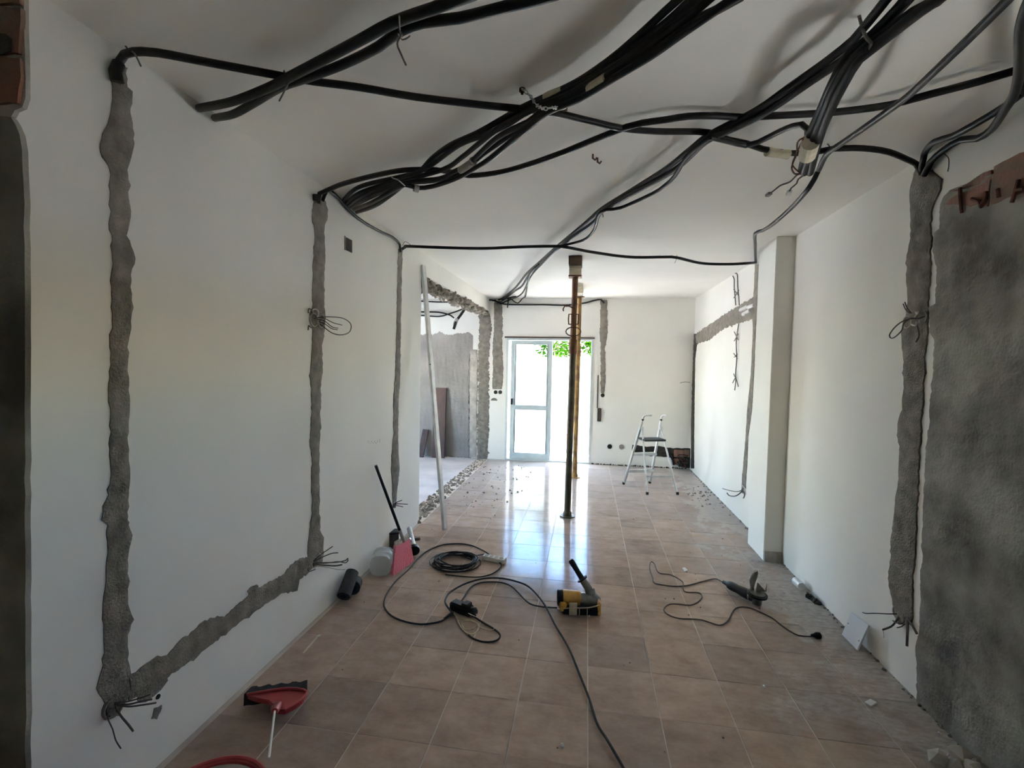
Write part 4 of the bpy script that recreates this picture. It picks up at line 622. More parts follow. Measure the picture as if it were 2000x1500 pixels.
# ---------------------------------------------------------------- things in the side room
a, b = [(-2.605,5.33,1.177),(-2.37,5.33,1.183)]
t = thing('plank', (a[0], YB - .1, 0), 'tall dark red plank leaning on the side room wall', 'plank')
B().add([], []).bar(((a[0] + b[0]) / 2, YB - .13, -.03), ((a[0] + b[0]) / 2 - .005, YB - .035, a[2]), .215, .028, (0, -1, 0)).build('board', 'wood_dark', t, bevel=.003)
a, b = [(-2.825,5.33,.44),(-2.7,5.33,-.023)]
t = thing('short_plank', (a[0], YB - .1, 0), 'short brown plank leaning beside the metal straightedge in the side room', 'plank')
B().bar(((a[0] + b[0]) / 2 - .03, YB - .14, 0), ((a[0] + b[0]) / 2 + .02, YB - .035, .46), .10, .03, (0, -1, 0)).build('board', 'wood_dark', t, bevel=.003)
for P, r, lab in (([(-3.139,5.28,2.646),(-2.849,5.28,2.637),(-2.508,5.28,2.62),(-2.154,5.28,2.627)], .012, 'upper black conduit on the side room wall'), ([(-3.134,5.27,2.464),(-2.825,5.27,2.455),(-2.52,5.27,2.447),(-2.324,5.27,2.397),(-2.262,5.27,2.354)], .013, 'middle black conduit on the side room wall'), ([(-3.133,5.27,2.403),(-2.825,5.27,2.395),(-2.52,5.27,2.379),(-2.325,5.27,2.431),(-2.149,5.27,2.491),(-2.045,5.27,2.558)], .012, 'lower black conduit on the side room wall')): conduit(P, r, lab)
conduit([(-1.976,5,2.526),(-2.059,5,2.403),(-2.134,5,2.304)], .022, 'thick black conduit stub hanging in the side room')
t = thing('hanging_junction', [(-2.159,5,2.255)][0], 'grey taped cable joint hanging under the lintel in the side room', 'cable joint')
B().tube([(-2.134,5,2.321),(-2.167,5,2.238),(-2.183,5,2.148)], [.03, .034, .018], 8, smooth=False).build('tape', 'pale_mortar', t, smooth=True)
B().tube([(-2.15,4.97,2.269),(-2.167,4.97,2.203),(-2.183,4.97,2.145)], .022, 8, smooth=False).build('core', 'black', t, smooth=True)
# ---------------------------------------------------------------- steel props
def prop(base, top, lab, m1, m2, blk, hooks=True):
    b, tpt = Vector(base), Vector(top); t = thing('steel_prop', b, lab, 'prop'); d = (tpt - b).normalized()
    def at(z): return b + (tpt - b) * ((z - b.z) / (tpt.z - b.z))
    B().tube([at(.012), at(1.75)], .034, 16, smooth=False).build('outer_tube', m2, t, smooth=True)
    B().tube([at(1.7), at(tpt.z - .01)], .029, 16, smooth=False).build('inner_tube', m1, t, smooth=True)
    c = at(.0)
    B().prism([(c.x + .085 * math.cos(x) , c.y + .085 * math.sin(x), 0.0) for x in (k * math.pi / 4 + .39 for k in range(8))], (0, 0, .01)).build('base_plate', m2, t)
    B().lathe([(.045, 0), (.045, .03), (.034, .05)], d, at(.01), 12).build('foot_collar', m2, t, smooth=True)
    c = at(tpt.z - .01); B().box((c.x - .065, c.y - .065, tpt.z - .012), (c.x + .065, c.y + .065, tpt.z)).build('head_plate', m1, t)
    c = at(1.80); B().lathe([(.036, -.08), (.040, -.07), (.040, .06), (.034, .07)], d, c, 14).build('threaded_collar', m1, t, smooth=True)
    if hooks:
        c = at(2.17); B().tube([c + Vector((.005, -.03, .0)), c + Vector((-.05, -.03, .03)), c + Vector((-.095, -.03, .03)), c + Vector((-.11, -.03, 0)), c + Vector((-.105, -.03, -.02))], .007, 6).build('pin', 'iron', t, smooth=True)
        c = at(2.07)
        B().tube([c + Vector(v) for v in ((-.02, -.02, .05), (-.05, -.02, .05), (-.053, -.02, 0), (-.05, -.02, -.05), (-.02, -.02, -.05))], .007, 6, smooth=False).build('left_stirrup', 'iron', t, smooth=True)
        B().tube([c + Vector(v) for v in ((.02, -.02, .05), (.046, -.02, .05), (.05, -.02, 0), (.046, -.02, -.05), (.02, -.02, -.05))], .007, 6, smooth=False).build('right_stirrup', 'iron', t, smooth=True)
        c = at(1.945); B().tube([c + Vector((.075 * math.cos(x), -.035, .045 * math.sin(x))) for x in (k * math.pi / 8 for k in range(17))], .006, 6, smooth=False).build('collar_handle', 'iron', t, smooth=True)
    return t
pb = [(-.214,2.537,0)][0]
prop((pb[0], pb[1], 0), (-.185, 2.36, 2.50), 'rusty steel prop standing nearest, under two timber blocks', 'rust', 'prop_green', None)
tag(B().box((-.245, 2.30, 2.502), (-.125, 2.42, 2.595)).build('timber_block', 'wood_pale', bevel=.004), 'pale timber block on the head of the nearest prop', 'timber block')
tag(B().box((-.250, 2.24, 2.597), (-.120, 2.48, 2.679)).build('timber_packer', 'wood_block', bevel=.004), 'dark timber block wedged between pale block and ceiling', 'timber block')
pb = [(-.186,4.339,0)][0]
prop((pb[0], pb[1], 0), (pb[0] + .015, pb[1] - .05, 2.56), 'ochre steel prop standing behind the nearest one', 'prop_yellow', 'prop_yellow', None, False)
tag(B().box((pb[0] - .05, pb[1] - .45, 2.562), (pb[0] + .06, pb[1] + .12, 2.679)).build('timber_beam', 'wood_pale', bevel=.004), 'pale timber beam on the rear ochre prop', 'timber block')
# ---------------------------------------------------------------- step ladder
fa, fb, fc, fd = [(.483,4.076,0),(.844,4.217,0),(.738,3.611,0),(1.118,3.697,0)]
A, Bf, Cc, Dd = [Vector(v) for v in (fa, fb, fc, fd)]
t = thing('step_ladder', (A + Dd) / 2, 'open white aluminium step ladder near the back wall', 'ladder')
Hh = .86; axis = ((Bf - A).normalized() + (Dd - Cc).normalized()).normalized(); mid = (A + Bf + Cc + Dd) / 4
topL = mid - axis * .13 + Vector((0, 0, Hh)); topR = mid + axis * .13 + Vector((0, 0, Hh))
fw = ((Cc + Dd) / 2 - (A + Bf) / 2).normalized()
for k, (ft, tp_) in enumerate(((A, topL), (Bf, topR))):
    dd = (tp_ - ft).normalized(); B().bar(ft + dd * .03, tp_ + dd * .02, .026, .03, fw).build('front_rail', 'alu', t, bevel=.003)
    B().tube([tp_ + dd * .0, tp_ + dd * .07, tp_ + dd * .12 + fw * .02, tp_ + dd * .13 + fw * .09 + axis * (.05 if k == 0 else .0)], .013, 8, step=.02).build('handrail', 'alu', t, smooth=True)
    B().lathe([(.016, 0), (.016, .02)], dd, tp_ + dd * .05, 8).build('rail_cap', 'black', t)
for ft, tp_ in ((Cc, topL), (Dd, topR)):
    q2 = tp_ + fw * .02 - Vector((0, 0, .06)); dd = (q2 - ft).normalized(); B().bar(ft + dd * .03, q2, .018, .022, fw).build('rear_leg', 'alu', t, bevel=.003)
    B().box((-.018, -.018, -.02), (.018, .018, .02), None, q2).build('hinge', 'white', t, bevel=.004)
for ft in (A, Bf, Cc, Dd): B().box((ft.x - .016, ft.y - .018, 0), (ft.x + .016, ft.y + .018, .035)).build('rubber_foot', 'black', t, bevel=.003)
for k, z in enumerate((.20, .44)):
    l0 = A.lerp(topL, z / Hh); r0 = Bf.lerp(topR, z / Hh); B().bar(l0 + fw * .01, r0 + fw * .01, .085, .034, (0, 0, 1)).build('tread', 'alu', t, bevel=.004)
z = .66; l0 = A.lerp(topL, z / Hh); r0 = Bf.lerp(topR, z / Hh)
B().bar(l0 + fw * .10, r0 + fw * .10, .20, .025, (0, 0, 1)).build('platform', 'black_foam', t, bevel=.005)
B().bar(Cc.lerp(topL, .25), Dd.lerp(topR, .25), .012, .02).build('rear_brace', 'alu', t)
# ---------------------------------------------------------------- leaning metal straightedge
f0 = [(-1.366,1.874,0)][0]
t = thing('straightedge', f0, 'long aluminium straightedge leaning on the end of the left wall', 'straightedge')
B().bar((f0[0], f0[1], .003), (XL + .012, 2.035, 2.56), .058, .026, (1, -.25, 0)).build('profile', 'alu', t, bevel=.003)
p = Vector((f0[0], f0[1], .003)).lerp(Vector((XL + .012, 2.035, 2.56)), .62)
B().lathe([(.006, 0), (.006, .006)], (0, -1, 0), p + Vector((0, -.026, 0)), 8).build('hole_mark', 'hole', t)
# ---------------------------------------------------------------- broom, jug, rolls and tins by the left wall
hb = [(-1.498,1.168,.13)][0]; ht = [(-1.657,.971,.796)][0]
t = thing('pink_broom', (hb[0], hb[1], 0), 'broom with pink bristles and black handle against the left wall', 'broom')
B().tube([hb, Vector(hb).lerp(Vector(ht), .16)], .014, 10, smooth=False).build('ferrule', 'pale_mortar', t, smooth=True)
B().tube([Vector(hb).lerp(Vector(ht), .14), ht], .0125, 10, smooth=False).build('handle', 'black', t, smooth=True)
q0, q1, q2_, q3 = [(-1.471,.848,.002),(-1.416,1.141,.002)] + [(-1.541,1.081,.125),(-1.495,1.277,.125)]
w = Vector((.03, -.035, 0)).normalized()
def block(a, b, c, d, th, n=10, wob=0):   # a,b bottom edge; c,d top edge; th thickness along w
    bb = B(); vs = []
    for i in range(n + 1):
        k = i / n; lo = Vector(a).lerp(Vector(b), k); hi = Vector(c).lerp(Vector(d), k); j = wob * (1 if i % 2 else -1)
        vs += [lo - w * (th[0] + j), lo + w * (th[0] + j), hi + w * th[1], hi - w * th[1]]
    fs = [(0, 1, 2, 3), tuple(n * 4 + x for x in (3, 2, 1, 0))]
    for i in range(n):
        for e in range(4): fs.append((i * 4 + e, i * 4 + (e + 1) % 4, i * 4 + 4 + (e + 1) % 4, i * 4 + 4 + e))
    return bb.add(vs, fs)
block(q0, q1, q2_, q3, (.045, .024), 22, .004).build('bristles', 'pink', t)
up = Vector((0, 0, .028)); block(q2_, q3, Vector(q2_) + up, Vector(q3) + up, (.026, .020), 4).build('broom_head', 'pale_mortar', t, bevel=.004)
# clear jug lying on its side
j0 = Vector([(-1.53,.778,0)][0]); j1 = Vector([(-1.669,1.269,0)][0]); ax = (j1 - j0); ax.z = 0; L_ = .26; ax = ax.normalized(); zc = .082
t = thing('plastic_jug', j0, 'clear empty plastic jug lying beside the pink broom', 'jug')
sq = []
def rrect(c, ax, r, n=20, p=3.2):
    x = ax.cross(Vector((0, 0, 1))).normalized(); out = []
    for k in range(n):
        a = 2 * math.pi * k / n; ca, sa = math.cos(a), math.sin(a); s_ = (abs(ca) ** p + abs(sa) ** p) ** (-1 / p); out.append(c + x * r * ca * s_ + Vector((0, 0, 1)) * r * sa * s_)
    return out
vs = []; prof = [(0, .062), (.01, .076), (.09, .078), (.1, .074), (.11, .078), (.19, .078), (.23, .055), (.26, .025), (.29, .024)]
for h, r in prof: vs += rrect(j0 + ax * h + Vector((0, 0, zc)), ax, r)
n = 20; fs = [tuple(range(n))] + [(i * n + k, i * n + (k + 1) % n, (i + 1) * n + (k + 1) % n, (i + 1) * n + k) for i in range(len(prof) - 1) for k in range(n)]
B().add(vs, fs).build('body', 'clear', t, smooth=True)
B().lathe([(.027, 0), (.027, .02)], ax, j0 + ax * .285 + Vector((0, 0, zc)), 16).build('cap', 'clear', t)
# two black foam rolls
for ((p0, p1), r, lab) in (([(-1.608,.388,.045),(-1.717,.736,.045)], .044, 'black roll leaning against the foot of the left wall'), ([(-1.598,.49,.036),(-1.644,.641,.036)], .036, 'short black roll lying right of the other black roll')):
    a, b = Vector(p0), Vector(p1)
    if r > .04: b = Vector([(-1.617,.519,.144)][0]); a = Vector([(-1.599,.365,.05)][0])
    else: b = a + (b - a).normalized() * .09; r = .05; a.z = b.z = .05
    dd = (b - a); L_ = dd.length; t = thing('foam_roll', a, lab, 'roll')
    B().lathe([(r * .5, 0), (r, 0), (r * 1.0, .01), (r, L_), (r * .5, L_)], dd, a, 20).build('roll', 'black_foam', t, smooth=True)
    B().lathe([(r * .48, -.002), (r * .48, L_ + .002)], dd, a, 14).build('core', 'hole', t)
# box, coil spring tin, white tube behind the broom
c = Vector([(-1.666,1.316,0)][0]); t = thing('dark_box', c, 'small dark metal box behind the pink broom', 'box')
rz = Matrix.Rotation(math.radians(25), 3, 'Z')
B().box((-.055, -.05, 0), (.055, .05, .13), rz, c + Vector((-.01, .03, .001))).build('case', 'grey_metal', t, bevel=.006)
B().box((-.058, -.053, .13), (.058, .053, .145), rz, c + Vector((-.01, .03, .001))).build('lid', 'black', t, bevel=.003)
c = Vector([(-1.554,1.277,.05)][0]); t = thing('metal_coupling', c, 'shiny ribbed metal coupling beside the dark box', 'fitting')
for k in range(4): B().lathe([(.03, 0), (.036, .006), (.036, .012), (.03, .018)], (.5, .6, .35), c + Vector((.5, .6, .35)).normalized() * .022 * k, 16).build('rib', 'chrome', t, smooth=True)
a, b = [(-1.418,1.205,.045),(-1.592,1.505,.045)]; a = Vector(a); b = Vector(b) + Vector((0, .03, .06)); dd = b - a
t = thing('white_pipe', a, 'short white pipe with black open end beside the pink broom', 'pipe')
B().lathe([(.022, .03), (.022, dd.length), (.014, dd.length)], dd, a, 16).build('tube', 'white', t, smooth=True)
B().lathe([(.034, 0), (.042, 0), (.042, .04), (.022, .06)], dd, a, 18).build('socket_end', 'black', t, smooth=True)
B().lathe([(.034, .001), (.034, .004)], dd, a, 18).build('bore', 'hole', t)
a, b = [(-1.552,1.527,.012),(-1.502,1.563,.012)]; tag(B().tube([a, b], .012, 8, smooth=False).build('handle_stub', 'wood_dark', smooth=True), 'short reddish stick lying beyond the white pipe', 'stick')
# ---------------------------------------------------------------- extension leads, coil, socket strip
def cord(pts, r, lab, m='cable', parts=None):
    t = thing('extension_cord', pts[0], lab, 'cable'); B().tube(pts, r, 8, step=.02).build('cord', m, t, smooth=True); return t
cc = Vector([(-1.046,1.128,0)][0]); rr = random.Random(5); pts = []
for k in range(9 * 20):
    a = 2 * math.pi * k / 20; lap = k / 20; R_ = .155 + .022 * math.sin(lap * 2.1) + .016 * math.sin(a * 2 + lap); pts.append((cc.x + R_ * math.cos(a) * 1.02 + .012 * math.sin(lap * 1.7), cc.y + R_ * math.sin(a) * 1.02 + .012 * math.cos(lap * 2.3), .007 + .0042 * lap + .003 * math.sin(a * 3 + lap)))
tail = [(-1.22,1.089,.006),(-1.15,1.281,.006),(-1.074,1.342,.006),(-.961,1.387,.006),(-.868,1.372,.006)]
t = thing('cable_coil', cc, 'coiled grey extension cable on the floor with a white socket strip', 'cable')
B().tube(pts, .0055, 8, step=.05).build('coil', 'cable', t, smooth=True)
B().tube([pts[-1]] + [(-.904,1.239,.03),(-.842,1.309,.02),(-.792,1.276,.02)], .0055, 8, step=.02).build('lead', 'cable', t, smooth=True)
B().tube([(-.705,1.203,.01),(-.68,1.158,.01),(-.684,1.07,.01),(-.729,.969,.01),(-.807,.909,.01),(-.921,.895,.01),(-1.062,.902,.01)], .005, 8, step=.02).build('lead', 'cable', t, smooth=True)
a, b = Vector([(-.849,1.264,.02)][0]), Vector([(-.656,1.209,.02)][0])
st = B().bar(a, b, .055, .035).build('socket_strip', 'white', t, bevel=.004)
dd = (b - a)
for k in range(4):
    c = a + dd * (.16 + .22 * k) + Vector((0, 0, .018)); B().lathe([(.019, 0), (.019, .0012)], (0, 0, 1), c, 16).build('socket', 'pale_mortar', st)
cord([(-.801,1.326,.008),(-.877,1.411,.008),(-1.014,1.512,.008),(-1.133,1.524,.008),(-1.258,1.474,.008),(-1.334,1.351,.008),(-1.367,1.189,.008),(-1.367,.957,.008),(-1.385,.746,.008),(-1.373,.556,.008),(-1.336,.41,.008),(-1.279,.321,.008),(-1.199,.254,.008),(-1.1,.218,.008),(-1.009,.211,.008),(-.943,.236,.008),(-.897,.269,.008),(-.871,.323,.008),(-.849,.376,.012)], .0055, 'long black cable sweeping round the coil to the black power adapter')
c = Vector([(-.801,.41,.03)][0]); t = thing('power_adapter', [(-.81,.446,0)][0], 'black adapter plug block on the tiles with metal prongs', 'adapter')
B().tube([(-.886,.297,.01),(-.853,.365,.014)], [.007, .012], 10, smooth=False).build('strain_relief', 'black', t, smooth=True)
rz = Matrix.Rotation(math.radians(-24), 3, 'Z')
B().box((-.085, -.035, -.028), (.075, .035, .028), rz, c).build('body', 'black', t, bevel=.01)
B().box((.01, -.03, .024), (.06, .03, .045), rz, c).build('raised_socket', 'black', t, bevel=.006)
B().lathe([(.026, 0), (.03, .03), (.02, .04)], rz @ Vector((1, 0, 0)), c + rz @ Vector((.07, .0, .0)), 14).build('socket_mouth', 'black', t, smooth=True)
for s_ in (-1, 1): B().tube([c + rz @ Vector((.075, s_ * .012 - .02, .0)), c + rz @ Vector((.125, s_ * .012 - .02, -.004))], .003, 6, smooth=False).build('prong', 'chrome', t)
cord([(-.848,.348,.02),(-.931,.465,.02),(-.948,.547,.02),(-.941,.623,.02),(-.896,.726,.02),(-.84,.803,.02),(-.759,.87,.02),(-.649,.9,.02),(-.538,.879,.02),(-.429,.818,.02),(-.341,.688,.02),(-.264,.526,.02),(-.195,.328,.02),(-.135,.184,.02),(-.093,.067,.02),(-.048,-.09,.02),(.004,-.275,.02),(.04,-.436,.02),(.085,-.534,.02),(.134,-.649,.02),(.151,-.694,.02)], .0062, 'long grey cable running from the adapter towards the camera')
cord([(-.844,.468,.02),(-.836,.571,.012),(-.831,.692,.012),(-.807,.777,.012),(-.75,.83,.012),(-.64,.851,.012),(-.559,.818,.012),(-.491,.736,.012),(-.444,.662,.012),(-.382,.581,.012),(-.321,.558,.012),(-.26,.556,.012),(-.2,.561,.012)], .0052, 'black cable from the adapter to the yellow hammer drill')
cord([(-.721,.348,.02),(-.663,.323,.006),(-.598,.276,.006),(-.541,.23,.006),(-.512,.191,.006),(-.513,.148,.006),(-.543,.116,.006),(-.598,.105,.006),(-.658,.125,.006),(-.696,.156,.006)], .005, 'short black cable looping below the adapter')
cord([(-.85,.377,.015),(-.811,.312,.01),(-.763,.229,.008),(-.71,.172,.008),(-.668,.169,.008),(-.651,.228,.008),(-.674,.287,.008),(-.725,.308,.008),(-.759,.301,.008),(-.762,.253,.008),(-.724,.203,.008),(-.681,.222,.008),(-.674,.258,.008),(-.62,.234,.008),(-.572,.226,.008),(-.552,.252,.008)], .0032, 'thin beige cord looped below the adapter', 'beige_cord')
# ---------------------------------------------------------------- hammer drill
ax_ = Vector((.985, .10, 0)).normalized(); c0 = Vector([(-.199,.551,0)][0]); 
t = thing('hammer_drill', c0 + Vector((.13, 0, 0)), 'yellow hammer drill with black side handle lying on the tiles', 'drill')
def L(x, y, z): return c0 + ax_ * x + Vector((-ax_.y, ax_.x, 0)) * y + Vector((0, 0, z))
B().lathe([(.04, .0), (.052, .005), (.052, .035), (.05, .04)], ax_, L(.0, .03, .072), 20).build('rear_cap', 'black', t, smooth=True)
B().lathe([(.05, .035), (.052, .05), (.05, .10), (.046, .14), (.040, .155)], ax_, L(0, .03, .072), 24).build('motor_housing', 'yellow', t, smooth=True)
B().lathe([(.041, .15), (.044, .165), (.044, .20), (.05, .215), (.048, .25), (.03, .275), (.018, .285)], ax_, L(0, .03, .066), 20).build('gear_case', 'grey_metal', t, smooth=True)
B().tube([L(.225, .03, .09), L(.215, .05, .125)], .034, 14, smooth=False).build('gear_neck', 'grey_metal', t, smooth=True)
h0, h1, h2 = L(.215, .05, .12), L(.17, .08, .175), L(.095, .11, .285)
B().tube([h0, h1], [.026, .024], 12, smooth=False).build('clamp', 'grey_metal', t, smooth=True)
B().lathe([(.036, 0), (.036, .010)], h2 - h1, h1, 14).build('handle_flange', 'black', t)
B().tube([h1, h1.lerp(h2, .5), h2, h2 + (h2 - h1).normalized() * .012], [.019, .0175, .020, .014], 12, smooth=False).build('side_handle', 'black', t, smooth=True)
B().bar(L(.03, -.035, .026), L(.265, -.035, .026), .04, .05).build('grip', 'black', t, bevel=.008)
B().bar(L(.03, -.0, .045), L(.04, -.055, .045), .045, .05).build('grip_bridge', 'yellow', t, bevel=.006)
B().bar(L(.268, .03, .045), L(.268, -.055, .045), .022, .085).build('front_bridge', 'yellow', t, bevel=.006)
B().box((0, 0, 0), (.05, .006, .08), Matrix.Rotation(.1, 3, 'Z'), L(.075, -.062, .004)).build('tape_flap', 'tape', t)
B().tube([L(.0, -.045, .03), L(.08, -.06, .05), L(.2, -.06, .058), L(.27, -.052, .075)], .004, 6).build('cord_wrap', 'beige_cord', t, smooth=True)
for x in (.14, .19): B().tube([L(x, -.058, .052), L(x, -.062, .03), L(x, -.058, .002)], .003, 5).build('strap', 'tape', t)
# ---------------------------------------------------------------- angle grinder and its flex
g0, g1 = Vector([(1.008,1.064,.045)][0]), Vector([(1.108,.92,.045)][0]); gd = (g1 - g0).normalized()
t = thing('angle_grinder', (g0 + g1) / 2, 'black angle grinder lying on the tiles with its guard and spindle up', 'grinder')
gl = (g1 - g0).length
B().lathe([(.012, -.05), (.018, -.01), (.028, .0), (.032, .03), (.030, .08), (.036, .12), (.036, gl)], gd, g0, 18).build('motor_body', 'black', t, smooth=True)
B().lathe([(.037, gl), (.037, gl + .012)], gd, g0, 18).build('collar_ring', 'chrome', t, smooth=True)
hc = g0 + gd * (gl + .05)
B().tube([g0 + gd * (gl + .01), hc], [.034, .03], 14, smooth=False).build('gear_head', 'grey_metal', t, smooth=True)
B().lathe([(.03, -.035), (.032, -.01), (.026, .015)], (0, 0, 1), hc, 16).build('gear_case', 'grey_metal', t, smooth=True)
B().lathe([(.056, 0), (.064, .002), (.064, .014), (.058, .016)], (.05, -.1, 1), hc + Vector((0, 0, .022)), 24).build('disc_guard', 'black', t, smooth=True)
B().lathe([(.05, 0), (.05, .003)], (.05, -.1, 1), hc + Vector((0, 0, .04)), 24).build('cutting_disc', 'grey_metal', t)
pa, pb_ = hc + Vector((-.02, .03, .03)), hc + Vector((-.0, .05, .17))
B().tube([pa, pa.lerp(pb_, .5) + Vector((-.012, 0, 0)), pb_ + Vector((.005, 0, -.01)), pb_], [.012, .02, .013, .014], 10).build('side_handle', 'render_light', t, smooth=True)
B().prism([hc + Vector(v) for v in ((.0, .03, .035), (.065, .02, .045), (.065, .02, .10), (.058, .02, .05), (.01, .03, .10))], (0, .004, 0)).build('clear_guard_flap', 'render_light', t)
cord([(1.009,1.105,.03),(.974,1.149,.03),(.963,1.203,.02),(.929,1.228,.006),(.842,1.167,.006),(.734,1.086,.006),(.637,1.05,.006),(.558,1.051,.006),(.494,1.064,.006),(.483,1.096,.006),(.489,1.167,.006),(.485,1.285,.006),(.495,1.395,.006),(.516,1.471,.006),(.536,1.433,.006),(.538,1.306,.006),(.558,1.253,.006),(.626,1.248,.006),(.679,1.187,.006),(.701,1.122,.006),(.684,1.035,.006),(.687,.972,.006),(.736,.974,.006),(.785,.975,.006),(.791,.923,.006),(.749,.841,.006),(.682,.779,.006),(.606,.778,.006),(.548,.766,.006),(.505,.71,.006),(.497,.654,.006),(.528,.608,.006),(.581,.587,.006),(.658,.595,.006),(.72,.595,.006),(.769,.567,.006),(.811,.551,.006),(.853,.583,.006),(.899,.654,.006),(.942,.74,.006),(.98,.795,.006),(1.028,.825,.006),(1.083,.815,.006),(1.13,.763,.006),(1.173,.707,.006),(1.197,.631,.006),(1.227,.555,.006),(1.257,.521,.006),(1.314,.521,.006),(1.347,.533,.006)], .0042, 'thin brown flex snaking from the grinder over the tiles to its plug', 'cable_brown')
c = Vector([(1.352,.518,.018)][0]); t = thing('mains_plug', c, 'small dark plug at the end of the grinder flex', 'plug')
B().lathe([(.006, -.03), (.012, -.01), (.019, .0), (.019, .022), (.016, .024)], (1, .1, 0), c, 12).build('body', 'black', t, smooth=True)
for s_ in (-.008, .008): B().tube([c + Vector((.022, s_, 0)), c + Vector((.04, s_, 0))], .0022, 6, smooth=False).build('pin', 'galv', t)
# ---------------------------------------------------------------- bits along the right wall
a, b = Vector([(1.536,1.168,.03)][0]), Vector([(1.534,1.294,.03)][0]); dd = (b - a).normalized()
t = thing('cardboard_tube', a, 'short white tube lying against the right wall behind the grinder', 'tube')
B().lathe([(.022, .0), (.028, .0), (.028, .10), (.022, .10)], dd, a, 18).build('shell', 'white', t, smooth=True)
B().lathe([(.0225, .002), (.0225, .006)], dd, a, 18).build('inside', 'dark_gap', t)
bb = B()
for k, (x, y) in enumerate(((1574, 1157), (1580, 1163), (1585, 1167), (1590, 1172), (1570, 1154))): pass
q5 = [(1.54,1.069,.01),(1.545,1.04,.01),(1.549,1.011,.01),(1.553,.99,.01),(1.56,.969,.01)]
for k, p in enumerate(q5): bb.chunk(p, .026, k + 3000)
tag(bb.build('dark_rag', 'dark_gap'), 'dark crumpled rag against the right wall beside the white tube', 'rag')
P = [Vector(p) for p in (*[(1.532,.582,.004),(1.534,.419,.004)], *[(1.565,.377,.177),(1.565,.561,.158)])]
t = thing('white_tile_offcut', (P[0] + P[1]) / 2, 'square white tile leaning against the right wall', 'tile')
nn = (P[1] - P[0]).cross(P[3] - P[0]).normalized() * .01
B().prism(P, nn).build('slab', 'gypsum', t, bevel=.001)
for p in (P[0].lerp(P[3], .5).lerp(P[2], .1), P[1].lerp(P[2], .35).lerp(P[0], .1)): B().lathe([(.003, 0), (.003, .013)], nn, p - nn * .15, 8).build('dot_mark', 'hole', t)
P = [Vector(p) for p in [(1.322,-.048,.002),(1.364,-.018,.002),(1.382,-.04,.002),(1.338,-.073,.002)]]
tag(B().prism(P, (0, 0, .006)).build('tile_chip', 'white'), 'small white diamond tile chip on the floor near the right wall', 'chip')
P = [Vector(p) for p in [(.745,1.397,.001),(.771,1.413,.001),(.784,1.357,.001),(.752,1.332,.001)]]
tag(B().prism(P, (0, 0, .004)).build('paper_scrap', 'white'), 'small white square scrap beside the grinder flex', 'scrap')
for p, s_, lab in (([(1.393,1.107,.004)][0], .012, 'tiny white chip right of the grinder'), ([(.882,-.012,.004)][0], .010, 'tiny white chip on the bare tiles at lower right'), ([(-.107,-.571,.004)][0], .012, 'small white chip beside the long grey cable'), ([(.01,.512,.004)][0], .008, 'white crumb in front of the hammer drill'), ([(1.546,-.203,.004)][0], .008, 'tiny white crumb by the right wall foot')):
    tag(B().chunk(p, s_, 77).build('plaster_chip', 'white'), lab, 'chip')
a, b = [(-1.542,-.183,.004),(-1.552,-.014,.004)]; t = thing('wood_sliver', a, 'thin pale sliver of wood on the floor by the left wall', 'stick')
B().bar(a, b, .007, .005).build('shaft', 'wood_pale', t); B().bar(Vector(a).lerp(Vector(b), .85) + Vector((.0, .012, 0)), Vector(b) + Vector((.008, .008, 0)), .016, .008).build('splinter', 'wood_pale', t)
t = thing('paper_lump', [(1.502,-.373,0)][0], 'crumpled pale plaster lumps at the lower right wall foot', 'debris'); c = Vector([(1.469,-.414,.03)][0])
for k in range(9): B().chunk(c + Vector((random.uniform(-.07, .07), random.uniform(-.05, .04), random.uniform(-.015, .02))), random.uniform(.03, .055), 4000 + k).build('lump', 'pale_mortar', t)
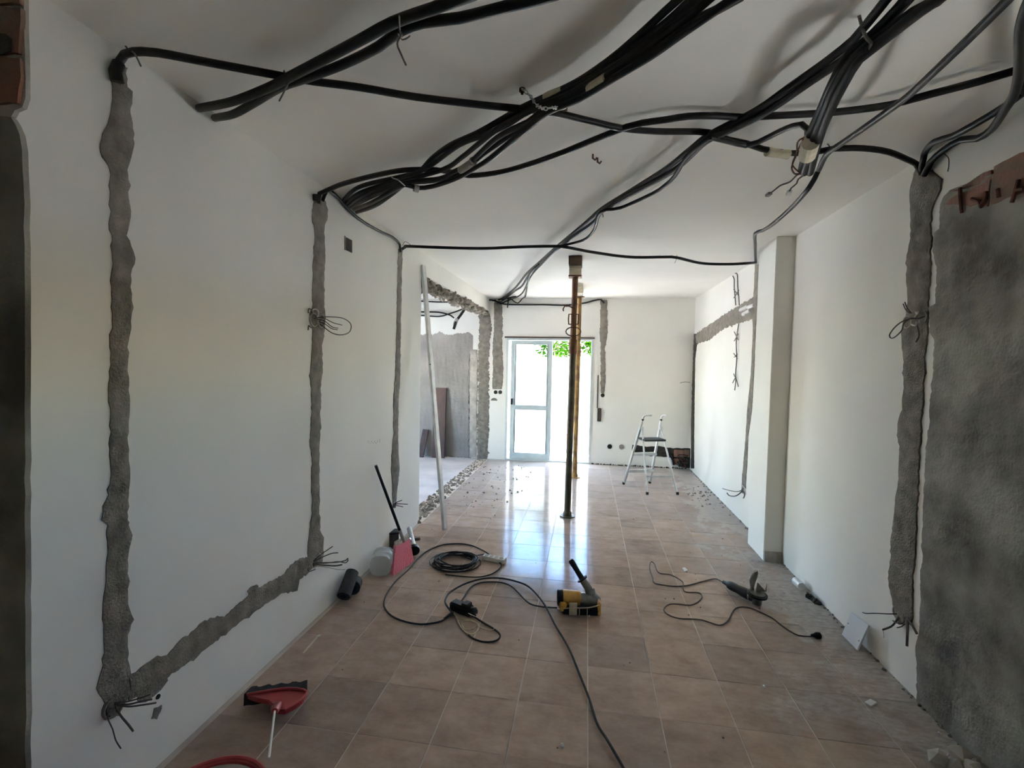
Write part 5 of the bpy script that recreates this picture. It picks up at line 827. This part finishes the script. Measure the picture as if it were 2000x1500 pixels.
# ---------------------------------------------------------------- red broom and bucket by the camera
e0, e1, e2, e3 = [Vector(v) for v in (*[(-1.565,-.6,.06),(-1.334,-.511,.06)], *[(-1.315,-.507,.03),(-1.378,-.644,.03)])]
t = thing('red_broom', (e0 + e1) / 2, 'red broom head with black bristles and thin white handle on the floor', 'broom')
w = Vector((0, 1, 0)); bb = B(); n = 30; vs = []
for i in range(n + 1):
    k = i / n; c = e0.lerp(e1, k); j = .0025 * math.sin(i * .9) + .001 * random.uniform(-1, 1); vs += [c + Vector((0, .032 + j, -.045)), c + Vector((0, -.015 + j, -.045)), c + Vector((0, -.012, .01)), c + Vector((0, .034 + j, .012 + j))]
fs = [(0, 1, 2, 3), tuple(n * 4 + x for x in (3, 2, 1, 0))] + [(i * 4 + e, i * 4 + (e + 1) % 4, i * 4 + 4 + (e + 1) % 4, i * 4 + 4 + e) for i in range(n) for e in range(4)]
bb.add(vs, fs).build('bristles', 'bristle', t)
P = [Vector(p) for p in [(-1.547,-.617,.05),(-1.474,-.582,.05),(-1.39,-.553,.05),(-1.317,-.529,.05),(-1.285,-.555,.05),(-1.278,-.598,.05),(-1.292,-.64,.05),(-1.317,-.676,.05),(-1.354,-.679,.05),(-1.423,-.634,.05),(-1.49,-.63,.05)]]
B().prism(P, (0, 0, .022)).build('head', 'red', t, bevel=.004)
B().tube([P[0] + Vector((0, 0, .024)), P[2] + Vector((0, 0, .028)), P[4] + Vector((0, 0, .026)), P[6] + Vector((0, 0, .026)), P[7] + Vector((0, 0, .026))], .006, 8).build('rim_bead', 'red', t, smooth=True)
s0, s1 = Vector([(-1.352,-.692,.085)][0]), Vector([(-1.073,-1.12,.261)][0])
B().tube([s0 + Vector((0, .03, .0)), s0, s0.lerp(s1, .06)], [.016, .02, .013], 12, smooth=False).build('socket', 'red', t, smooth=True)
B().tube([s0, s1], .0045, 8, smooth=False).build('handle', 'white', t, smooth=True)
bc = (-1.125, -1.335); t = thing('red_bucket', (bc[0], bc[1], 0), 'red bucket rim at the bottom left, in front of the red broom', 'bucket')
B().lathe([(.115, 0), (.158, .285), (.168, .30), (.152, .295), (.11, .008)], (0, 0, 1), (bc[0], bc[1], .001), 36).build('body', 'red', t, smooth=True)
B().lathe([(.140, 0), (.150, .02), (.146, .024)], (0, 0, 1), (bc[0], bc[1], .268), 30).build('mortar_fill', 'pale_mortar', t)
B().tube([(bc[0] + .163 * math.cos(a), bc[1] + .163 * math.sin(a), .298) for a in (k * math.pi / 20 for k in range(41))], .008, 8, smooth=False, closed_end=False).build('rim', 'red', t, smooth=True)
B().tube([(bc[0] - .165, bc[1], .27), (bc[0] - .15, bc[1] - .1, .24), (bc[0], bc[1] - .18, .2), (bc[0] + .15, bc[1] - .1, .24), (bc[0] + .165, bc[1], .27)], .003, 6).build('bail', 'galv', t, smooth=True)

print('objects', len(bpy.data.objects))
